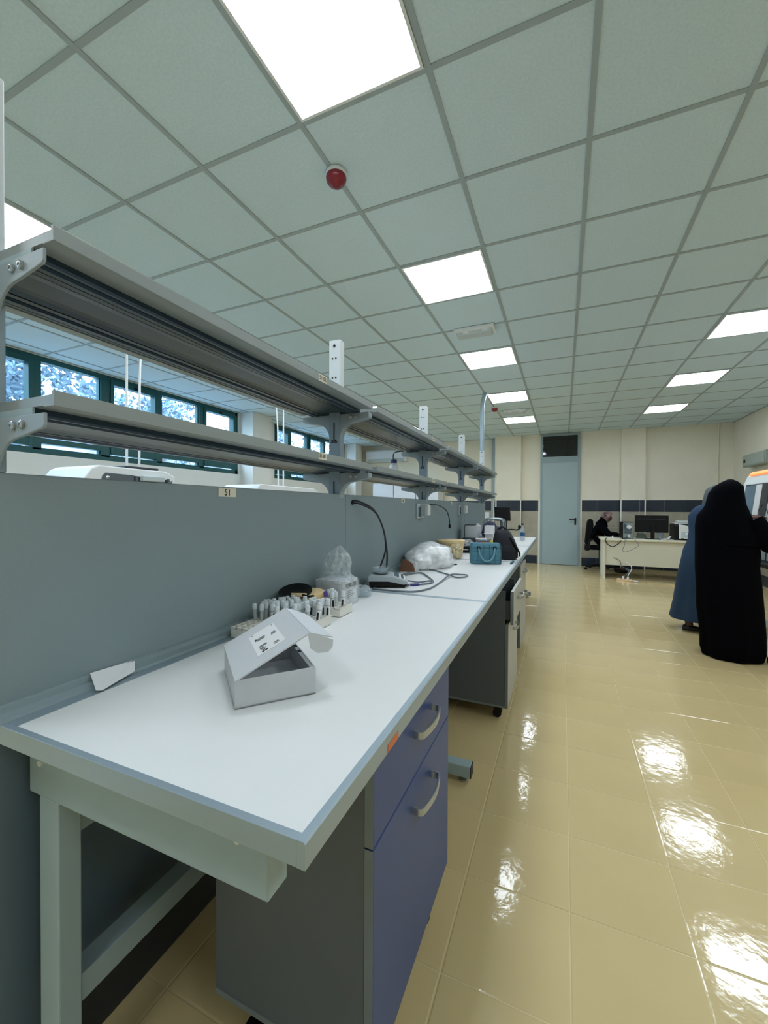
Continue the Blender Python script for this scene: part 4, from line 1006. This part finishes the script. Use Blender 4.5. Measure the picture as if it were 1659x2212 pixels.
tag(pc.build('curled_paper', m_paper), 'white sheet with a curled-up edge between monitor and printer', 'paper')
t = thing('plastic_cup', 'clear plastic container behind the monitor foot', 'container', (1.66, 9.05, DZ_))
MB().lathe([(.001, .001), (.045, .001), (.055, .11), (.05, .11), (.041, .005), (.001, .004)], (1.66, 9.08, DZ_), 20).build('cup', m_pet, t, smooth=40)
t = thing('desk_speaker', 'small grey-green device behind the computer tower', 'device', (1.36, 9.1, DZ_))
MB().prism([(1.28, DZ_), (1.31, DZ_+.10), (1.42, DZ_+.10), (1.46, DZ_)], 'y', 9.06, 9.16).build('body', mat('device_green', (110,128,118), .5), t, bevel=.004)
tag(MB().tube([(.86, 8.80, DZ_+.001), (.86, 8.80, DZ_+.02), (.855, 8.81, DZ_+.05)], [.012, .009, .012], 10).build('white_bottle', m_white, smooth=True), 'tiny white bottle at the left corner of the desk', 'bottle')
cord('black_cable', 'black cable bundle drooping over the desk front below the computer tower', [(1.10, 8.855, .78), (1.06, 8.78, DZ_+.012), (1.0, 8.66, DZ_+.008), (.95, 8.605, DZ_-.06), (.86, 8.60, DZ_-.13), (.80, 8.60, DZ_-.125), (.74, 8.60, DZ_-.075), (.72, 8.605, DZ_-.01), (.74, 8.66, DZ_+.01)], .009, m_cabled)
cord('thin_cable', 'thin dark cable looping down in front of the desk panel', [(1.06, 8.83, DZ_+.006), (1.04, 8.63, DZ_+.006), (1.03, 8.605, DZ_-.1), (1.0, 8.605, DZ_-.2), (1.06, 8.605, DZ_-.225), (1.18, 8.605, DZ_-.16), (1.25, 8.605, DZ_-.10), (1.22, 8.605, DZ_-.03), (1.19, 8.64, DZ_+.006), (1.17, 8.83, DZ_+.006)], .004, m_cable)
cord('printer_cable', 'dark cable hanging from the printer down the desk front', [(2.02, 8.775, .85), (2.02, 8.72, .80), (2.0, 8.605, DZ_-.0), (2.0, 8.60, .5), (1.97, 8.60, .3), (1.99, 8.5, .02), (1.9, 8.4, .006)], .006, m_cable)
# power strip on the floor
pa, pb = Vector((.90, 8.545, 0)), Vector((1.235, 8.40, 0)); pu = (pb-pa).normalized(); pn = Vector((-pu.y, pu.x, 0))
t = thing('power_strip', 'peach power strip with white plugs on the floor by the desk', 'power strip', (pa+pb)/2)
MB().obox(pa, pu, pn, Z, (pb-pa).length*.72, .055, .035).build('body', m_pink, t, bevel=.006)
for k in range(4): MB().lathe([(.001, 0), (.018, 0), (.018, .003), (.001, .003)], pa+pu*(.04+.062*k)+pn*.027+Z*.035, 14).build('socket', m_trim, t)
MB().obox(pa+pu*.085+pn*.012+Z*.036, pu, pn, Z, .035, .03, .05).build('plug', m_white, t, bevel=.006)
MB().lathe([(.018, 0), (.02, .02), (.012, .045), (.005, .05)], pa+pu*.18+pn*.027+Z*.036, 14).build('plug', m_white, t, smooth=50)
MB().obox(pa+pu*.27+pn*.0+Z*.004, pu, pn, Z, .075, .04, .03).build('end_plug', m_white, t, bevel=.006)
cord('white_cable', 'white cord rising from the power strip under the desk panel', [pa+pu*.18+pn*.027+Z*.085, pa+pu*.19+pn*.03+Z*.13, pa+pu*.22+pn*.06+Z*.2, pa+pu*.20+pn*.12+Z*.27, (1.03, 8.72, .34)], .007, m_white)
cord('grey_cable', 'grey cord rising beside the white one to the desk', [pa+pu*.11+pn*.03+Z*.085, pa+pu*.15+pn*.06+Z*.12, pa+pu*.17+pn*.1+Z*.2, (1.0, 8.70, .24), (.98, 8.655, .30), (.95, 8.65, .36), (.86, 8.66, .40)], .006, m_cable)
cord('pale_cable', 'thin pale cord trailing along the floor from the power strip', [pb+Z*.012, pb+pu*.08+Z*.006, (1.5, 8.36, .006), (1.66, 8.40, .006), (1.8, 8.34, .006), (2.0, 8.42, .006)], .005, m_cream)

# office chair
t = thing('office_chair', 'black swivel chair at the left end of the desk', 'chair', (.60, 9.82, 0))
MB().prism([(.43, .55), (.455, .85), (.475, 1.02), (.50, 1.075), (.545, 1.09), (.575, 1.06), (.585, .95), (.56, .70), (.52, .55)], 'y', 9.62, 10.02).build('backrest', m_chairf, t, bevel=.03)
MB().prism([(x, y) for x, y in rrect(.50, .96, 9.60, 10.04, .07)], 'z', .44, .51).build('seat', m_chairf, t, bevel=.02)
for y in (9.57, 10.04):
    MB().tube(bez([(.53, y+.015, .46), (.50, y+.015, .58), (.56, y+.015, .66), (.78, y+.015, .66)], 6), .02, 8).build('armrest', m_black, t, smooth=True)
MB().prism([(.42, .43), (.43, .52), (.50, .58), (.54, .52), (.53, .43), (.47, .41)], 'y', 9.66, 9.98).build('back_support', m_black, t, bevel=.01)
MB().tube([(.73, 9.82, .09), (.73, 9.82, .44)], .03, 12).build('gas_lift', m_dark, t, smooth=40)
for k in range(5):
    a = R(72*k+200); ex, ey = .73+.30*math.cos(a), 9.82+.30*math.sin(a)
    ar = MB().tube([(.73, 9.82, .11), (ex, ey, .075)], [.03, .02], 8).build('base_arm', m_black, t, smooth=True)
    MB().lathe([(.006, -.022), (.028, -.022), (.03, 0), (.028, .022), (.006, .022)], (ex, ey, .03), 14, axis=(math.sin(a), -math.cos(a), 0)).build('caster', m_rubber, ar, smooth=50)

# ------------------------------------------------------------------ people
def skin_mesh(name, J, E, m, parent, root, sub=2):
    keys = list(J); o = OFS.get(parent.name, Vector((0,0,0)))
    me = bpy.data.meshes.new(name); me.from_pydata([tuple(Vector(J[k][:3])-o) for k in keys], [(keys.index(a), keys.index(b)) for a, b in E], [])
    me.materials.append(m)
    ob = bpy.data.objects.new(name, me); COL.objects.link(ob); ob.parent = parent; OFS[ob.name] = o
    ob.modifiers.new('skin', 'SKIN').use_smooth_shade = True
    lay = me.skin_vertices[0] if me.skin_vertices else None
    if lay is None:
        bm = bmesh.new(); bm.from_mesh(me); bm.verts.layers.skin.verify(); bm.to_mesh(me); bm.free(); lay = me.skin_vertices[0]
    for i, k in enumerate(keys):
        r = J[k][3]; lay.data[i].radius = (r, r) if not isinstance(r, tuple) else r
        lay.data[i].use_root = (k == root)
    sb = ob.modifiers.new('sub', 'SUBSURF'); sb.levels = sub; sb.render_levels = sub
    return ob
def hand(parent, wrist, d, upv, m, s=1.0, curl=.5):
    """palm with four fingers and a thumb leaving its side; d points along the fingers, upv out of the back of the hand"""
    wrist, d = Vector(wrist), Vector(d).normalized(); upv = Vector(upv); upv = (upv - d*upv.dot(d)).normalized(); sd = d.cross(upv)
    mb = MB(); rings = []
    for a, wv, tv in ((0, .024, .017), (.02, .034, .015), (.06, .04, .013), (.088, .038, .011)):
        rings.append([wrist + d*a*s + (sd*math.cos(q)*wv + upv*math.sin(q)*tv)*s for q in [2*math.pi*k/12 for k in range(12)]])
    mb.loft(rings)
    for k, (off, ln_) in enumerate(((-.028, .062), (-.010, .074), (.009, .07), (.026, .054))):
        b = wrist + (d*.082 + sd*off)*s; p = [b]; dd = d.copy()
        for q in range(3):
            dd = (dd - upv*curl*.55).normalized(); p.append(p[-1] + dd*ln_*s/3)
        mb.tube(p, [.0095*s, .009*s, .008*s, .006*s], 7)
    b = wrist + (d*.025 - sd*.03)*s
    mb.tube([b, b+(d*.02-sd*.018-upv*.006)*s, b+(d*.045-sd*.02-upv*.016)*s, b+(d*.062-sd*.014-upv*.022)*s], [.013*s, .011*s, .0095*s, .007*s], 7)
    return mb.build('hand', m, parent, smooth=60)
def robe_rings(rows, cy, ry, folds=.0, nf=9, seed=0, n=48, fz=.9):
    rings = []
    for z, xl, xr, *o in rows:
        c, rx = (xl+xr)/2, (xr-xl)/2; oy = o[0] if o else 0; yy = o[1] if len(o) > 1 else ry
        ring = []
        for k in range(n):
            a = 2*math.pi*k/n
            f = 1 + folds*max(0, 1-z/fz)*(math.sin(nf*a+seed) + .6*math.sin((nf*2-3)*a+2*seed)) + .02*noise.noise(Vector((math.cos(a)*2, math.sin(a)*2, z*4+seed)))
            ring.append((c + rx*math.cos(a)*f, cy+oy + yy*math.sin(a)*f, z))
        rings.append(ring)
    return rings
def standing_body(parent, x, y, h, m, d):
    """slim body inside the clothes; d is the facing direction"""
    d = Vector(d).normalized(); s = Vector((d.y, -d.x, 0)); P = lambda f, a, z, r: (x+d.x*f+s.x*a, y+d.y*f+s.y*a, z*h, r)
    J = {'pelvis': P(0,0,.53,.10), 'waist': P(.0,0,.62,.085), 'chest': P(.01,0,.75,.10), 'neckb': P(0,0,.83,.05), 'neck': P(.01,0,.865,.045), 'head': P(.03,0,.92,.072), 'crown': P(.02,0,.965,.055)}
    E = [('pelvis','waist'),('waist','chest'),('chest','neckb'),('neckb','neck'),('neck','head'),('head','crown')]
    for q, n in ((1,'r'),(-1,'l')):
        J['hip'+n] = P(0,.08*q,.49,.075); J['knee'+n] = P(.01,.08*q,.28,.05); J['ank'+n] = P(-.01,.08*q,.05,.03); J['toe'+n] = P(.13,.085*q,.02,.025)
        E += [('pelvis','hip'+n),('hip'+n,'knee'+n),('knee'+n,'ank'+n),('ank'+n,'toe'+n)]
        J['sh'+n] = P(0,.13*q,.80,.045); E.append(('chest','sh'+n))
    return skin_mesh('body', J, E, m, parent, 'pelvis', 2)
# woman in black
t = thing('person', 'woman in a floor-length black robe and veil standing by the safety cabinet', 'person', (1.36, 4.56, 0), 'people')
standing_body(t, 1.37, 4.56, 1.52, m_skin, (.8,.6,0))
rows = [(.004,1.19,1.56,0,.17),(.012,1.165,1.60,0,.19),(.07,1.15,1.615,0,.2),(.2,1.146,1.613,0,.195),(.43,1.12,1.597,0,.185),(.62,1.112,1.584,0,.175),(.80,1.106,1.565,0,.17),(.91,1.104,1.572,0,.17),(1.02,1.103,1.56,0,.165),(1.16,1.103,1.522,0,.155),(1.25,1.115,1.498,0,.145),(1.30,1.15,1.475,0,.125),(1.345,1.183,1.46,0,.115),(1.40,1.193,1.45,0,.115),(1.45,1.206,1.444,0,.12),(1.50,1.235,1.44,0,.115),(1.535,1.275,1.422,0,.09),(1.558,1.31,1.395,0,.055),(1.57,1.34,1.365,0,.02)]
MB().loft(robe_rings(rows, 4.56, .17, .035, 8, 1)).build('abaya', m_cloth, t, smooth=80)
MB().loft(robe_rings([(1.0,1.13,1.60,.0,.175),(1.1,1.115,1.56,.0,.17),(1.2,1.12,1.52,0,.155),(1.3,1.155,1.485,0,.135),(1.35,1.178,1.466,0,.122),(1.45,1.20,1.45,0,.125),(1.51,1.235,1.444,0,.118),(1.55,1.29,1.41,0,.075),(1.575,1.335,1.37,0,.02)], 4.56, .17, .0, 7, 4)).build('veil', m_cloth, t, smooth=80)
MB().tube(bez([(1.50, 4.50, 1.22), (1.575, 4.47, 1.08), (1.60, 4.50, .99), (1.66, 4.58, .985)], 6), [.07,.07,.07,.068,.066,.065,.064,.062,.06,.058,.056,.054,.052,.05,.05,.05,.05,.05,.05], 12).build('sleeve', m_cloth, t, smooth=True)
hand(t, (1.655, 4.575, .985), (.6,.8,.0), (.3,-.2,1), m_skin, 1.0, .5)
MB().tube(bez([(1.6, 4.42, .045), (1.66, 4.45, .04), (1.70, 4.50, .03)], 4), [.04,.042,.044,.045,.045,.042,.038,.03,.02], 12).build('shoe', m_shoe, t, smooth=True)
MB().tube(bez([(1.35, 4.60, .045), (1.44, 4.66, .04), (1.50, 4.72, .03)], 4), [.04,.042,.044,.045,.045,.042,.038,.03,.02], 12).build('shoe', m_shoe, t, smooth=True)
# woman in blue behind her
t = thing('person', 'woman in a blue dress and grey headscarf behind the black robe', 'person', (1.46, 5.45, 0), 'people')
standing_body(t, 1.46, 5.45, 1.52, m_skin, (1,.1,0))
rows = [(.118,1.10,1.74,0,.25),(.125,1.10,1.745,0,.25),(.3,1.125,1.73,0,.23),(.565,1.158,1.70,0,.2),(.733,1.188,1.68,0,.18),(.867,1.212,1.66,0,.165),(.98,1.256,1.63,0,.14),(1.07,1.264,1.62,0,.13),(1.16,1.258,1.635,0,.135),(1.233,1.255,1.645,0,.135),(1.29,1.285,1.635,0,.12),(1.335,1.325,1.60,0,.1),(1.37,1.40,1.56,0,.07),(1.38,1.43,1.54,0,.05)]
MB().loft(robe_rings(rows, 5.45, .2, .03, 9, 2)).build('dress', m_bluecl, t, smooth=80)
MB().loft(robe_rings([(1.30,1.40,1.62,0,.12),(1.34,1.385,1.60,0,.11),(1.38,1.378,1.59,0,.09),(1.42,1.388,1.59,0,.095),(1.47,1.395,1.605,0,.105),(1.52,1.41,1.605,0,.1),(1.555,1.45,1.57,0,.07),(1.572,1.495,1.53,0,.02)], 5.45, .1, .0, 7, 5)).build('headscarf', m_scarf, t, smooth=80)
MB().tube(bez([(1.56, 5.36, 1.26), (1.66, 5.34, 1.16), (1.76, 5.38, 1.225)], 6), [.06,.058,.056,.054,.052,.05,.048,.046,.044,.042,.04,.038,.036], 12).build('sleeve', m_bluecl, t, smooth=True)
hand(t, (1.755, 5.38, 1.224), (.9,.15,.1), (0,-.2,1), m_skin, 1.0, .25)
for x, y in ((1.25, 5.36), (1.44, 5.5)):
    MB().tube([(x+.005, y, .06), (x, y, .13), (x-.01, y, .22)], [.036, .036, .05], 12).build('ankle', m_skin, t, smooth=True)
    MB().loft([[(x+a, y+wy*math.cos(q), .002+max(0, hz*(1+math.sin(q))/2)) for q in [2*math.pi*k/14 for k in range(14)]] for a, wy, hz in ((-.055,.015,.04), (-.045,.033,.06), (0,.04,.062), (.06,.043,.05), (.12,.042,.04), (.16,.03,.03), (.175,.012,.02))]).build('shoe', m_shoe, t, smooth=60)
# seated woman
t = thing('person', 'woman in a floral headscarf seated at the desk, head bent down', 'person', (.66, 9.66, 0), 'people')
J = {'pelvis': (.63,9.72,.635,.11), 'waist': (.64,9.70,.75,.105), 'chest': (.70,9.68,.90,.12), 'neckb': (.77,9.66,1.00,.055), 'neck': (.80,9.655,1.04,.05), 'head': (.845,9.65,1.12,.078), 'crown': (.83,9.65,1.185,.06), 'chin': (.90,9.65,1.06,.035), 'nose': (.925,9.65,1.11,.014)}
E = [('pelvis','waist'),('waist','chest'),('chest','neckb'),('neckb','neck'),('neck','head'),('head','crown'),('head','chin'),('head','nose')]
for n, q in (('r',-1), ('l',1)):
    J['sh'+n] = (.71,9.67+.16*q,.945,.058); J['el'+n] = (.86,9.63+.2*q,.77,.045); J['wr'+n] = (1.03,9.42+.1*q,.775,.03)
    J['hip'+n] = (.73,9.70+.09*q,.615,.08); J['kn'+n] = (1.04,9.68+.1*q,.60,.06); J['an'+n] = (1.02,9.66+.1*q,.09,.04); J['to'+n] = (1.16,9.65+.1*q,.04,.035)
    E += [('chest','sh'+n),('sh'+n,'el'+n),('el'+n,'wr'+n),('pelvis','hip'+n),('hip'+n,'kn'+n),('kn'+n,'an'+n),('an'+n,'to'+n)]
skin_mesh('body', J, E, m_skin, t, 'pelvis')
J2 = {k: (v[0], v[1], v[2], v[3]*1.22+.012) for k, v in J.items() if k not in ('head','crown','chin','nose','tor','tol')}
skin_mesh('robe', J2, [e for e in E if e[0] in J2 and e[1] in J2], m_cloth, t, 'pelvis')
hd = Vector((.835, 9.65, 1.135)); rings = []
fax = Vector((.92, 0, -.38)).normalized()
for i in range(1, 16):
    th = math.pi*i/16; ring = []
    for k in range(28):
        ph = 2*math.pi*k/28; dv = Vector((math.sin(th)*math.cos(ph), math.sin(th)*math.sin(ph), math.cos(th)))
        rr = .112 if dv.dot(fax) < .62 else .07
        ring.append(hd + Vector((dv.x*rr*1.02, dv.y*rr*.86, dv.z*rr*1.08)))
    rings.append(ring)
MB().loft(rings).build('headscarf', m_flower, t, smooth=70)
MB().tube(bez([(.79, 9.65, 1.10), (.76, 9.655, 1.03), (.735, 9.66, .96)], 4), [.085,.082,.08,.085,.09,.1,.11,.12,.125], 16).build('scarf_drape', m_cloth, t, smooth=True)
for q in (-1, 1): hand(t, (1.03, 9.42+.1*q, .775), (.8,-.5,-.05), (0,0,1), m_skin, .95, .4)
for q in (-1, 1): MB().tube([(.98, 9.66+.1*q, .05), (1.08, 9.655+.1*q, .045), (1.2, 9.65+.1*q, .03)], [.04, .045, .03], 12).build('shoe', m_shoe, t, smooth=True)

# ------------------------------------------------------------------ safety cabinet and wall box on the right
t = thing('safety_cabinet', 'white biosafety cabinet with a blue glass sash and orange lamp', 'safety cabinet', (2.3, 5.55, 0))
cy0, cy1 = 4.9, 6.16
MB().prism([(1.94,1.10), (1.90,1.12), (1.955,1.60), (1.985,1.685), (2.04,1.735), (2.66,1.745), (2.66,1.10)], 'y', cy0, cy1).build('body', m_bsc, t, bevel=.012)
sl = Vector((.055, 0, .48)).normalized(); so_ = Vector((-.48, 0, .055)).normalized()
F0 = Vector((1.9, 0, 1.12))
def onface(name, m, y0, y1, a0, a1, th, parent, bevel=0):
    return MB().obox(F0 + sl*a0 + Vector((0, y0, 0)), (0,1,0), sl, so_, y1-y0, a1-a0, th).build(name, m, parent, bevel=bevel)
fr_ = onface('sash_frame', m_dark, 5.46, 6.06, .12, .47, .008, t)
onface('sash_glass', m_sash, 5.75, 6.04, .135, .455, .012, t)
onface('sash_strip', m_white, 5.62, 5.75, .125, .46, .016, t, .003)
onface('control_panel', m_bscg, 4.96, 5.44, .10, .46, .006, t, .002)
for yy, aa, r in ((5.38, .30, .03), (5.41, .35, .012), (5.37, .235, .014)):
    MB().lathe([(r*.55, 0), (r, 0), (r, .004), (r*.55, .004)], F0 + sl*aa + Vector((0, yy, 0)) + so_*.006, 18, axis=so_).build('emblem', m_ink, t)
MB().obox((1.985, 5.62, 1.69), (0,1,0), Vector((.055,0,.05)).normalized(), Vector((-.05,0,.055)).normalized(), .46, .055, .02).build('warning_lamp', m_glow, t, bevel=.006)
box('work_tray', m_black, 1.86, 2.62, cy0, cy1-.02, 1.0, 1.10, t, bevel=.006)
box('lower_panel', m_bscg, 1.99, 2.60, cy0+.05, cy1-.05, .76, 1.0, t, bevel=.004)
box('arm_pad', m_black, 1.84, 1.99, cy0+.02, cy1-.1, .72, .765, t, bevel=.01)
for x in (2.0, 2.55):
    for y in (cy0+.06, cy1-.12): box('stand_leg', m_bscg, x, x+.05, y, y+.05, .03, .76, t, bevel=.003)
for x in (2.0, 2.55): box('stand_rail', m_bscg, x, x+.05, cy0+.11, cy1-.12, .05, .10, t, bevel=.003)
for x in (2.0, 2.55):
    for y in (cy0+.06, cy1-.12): MB().lathe([(.025, 0), (.025, .01), (.012, .014), (.012, .03)], (x+.025, y+.025, 0), 12).build('foot', m_rubber, t, smooth=40)
cord('cabinet_cable', 'dark cable hanging down the front of the safety cabinet', [(1.885, 5.44, 1.36), (1.86, 5.46, 1.30), (1.85, 5.40, 1.24), (1.85, 5.38, 1.19), (1.855, 5.45, 1.14), (1.88, 5.50, 1.12)], .005, m_cabled)
cord('cabinet_cable', 'second dark cable curving down beside the cabinet emblem', [(1.90, 5.33, 1.42), (1.87, 5.32, 1.34), (1.86, 5.24, 1.26), (1.86, 5.18, 1.16), (1.84, 5.2, 1.06), (1.83, 5.2, .8)], .005, m_cabled)
t = thing('switch_box', 'grey electrical switch box on the right wall above the safety cabinet', 'electrical box', (3.04, 9.1, 2.06))
box('body', m_ebox, 2.97, XR-.001, 8.5, 9.42, 2.06, 2.27, t, bevel=.006)
box('door', m_ebox, 2.96, 2.97, 8.52, 9.40, 2.075, 2.255, t, bevel=.004)
box('lock', m_black, 2.952, 2.962, 9.27, 9.33, 2.13, 2.19, t, bevel=.003)
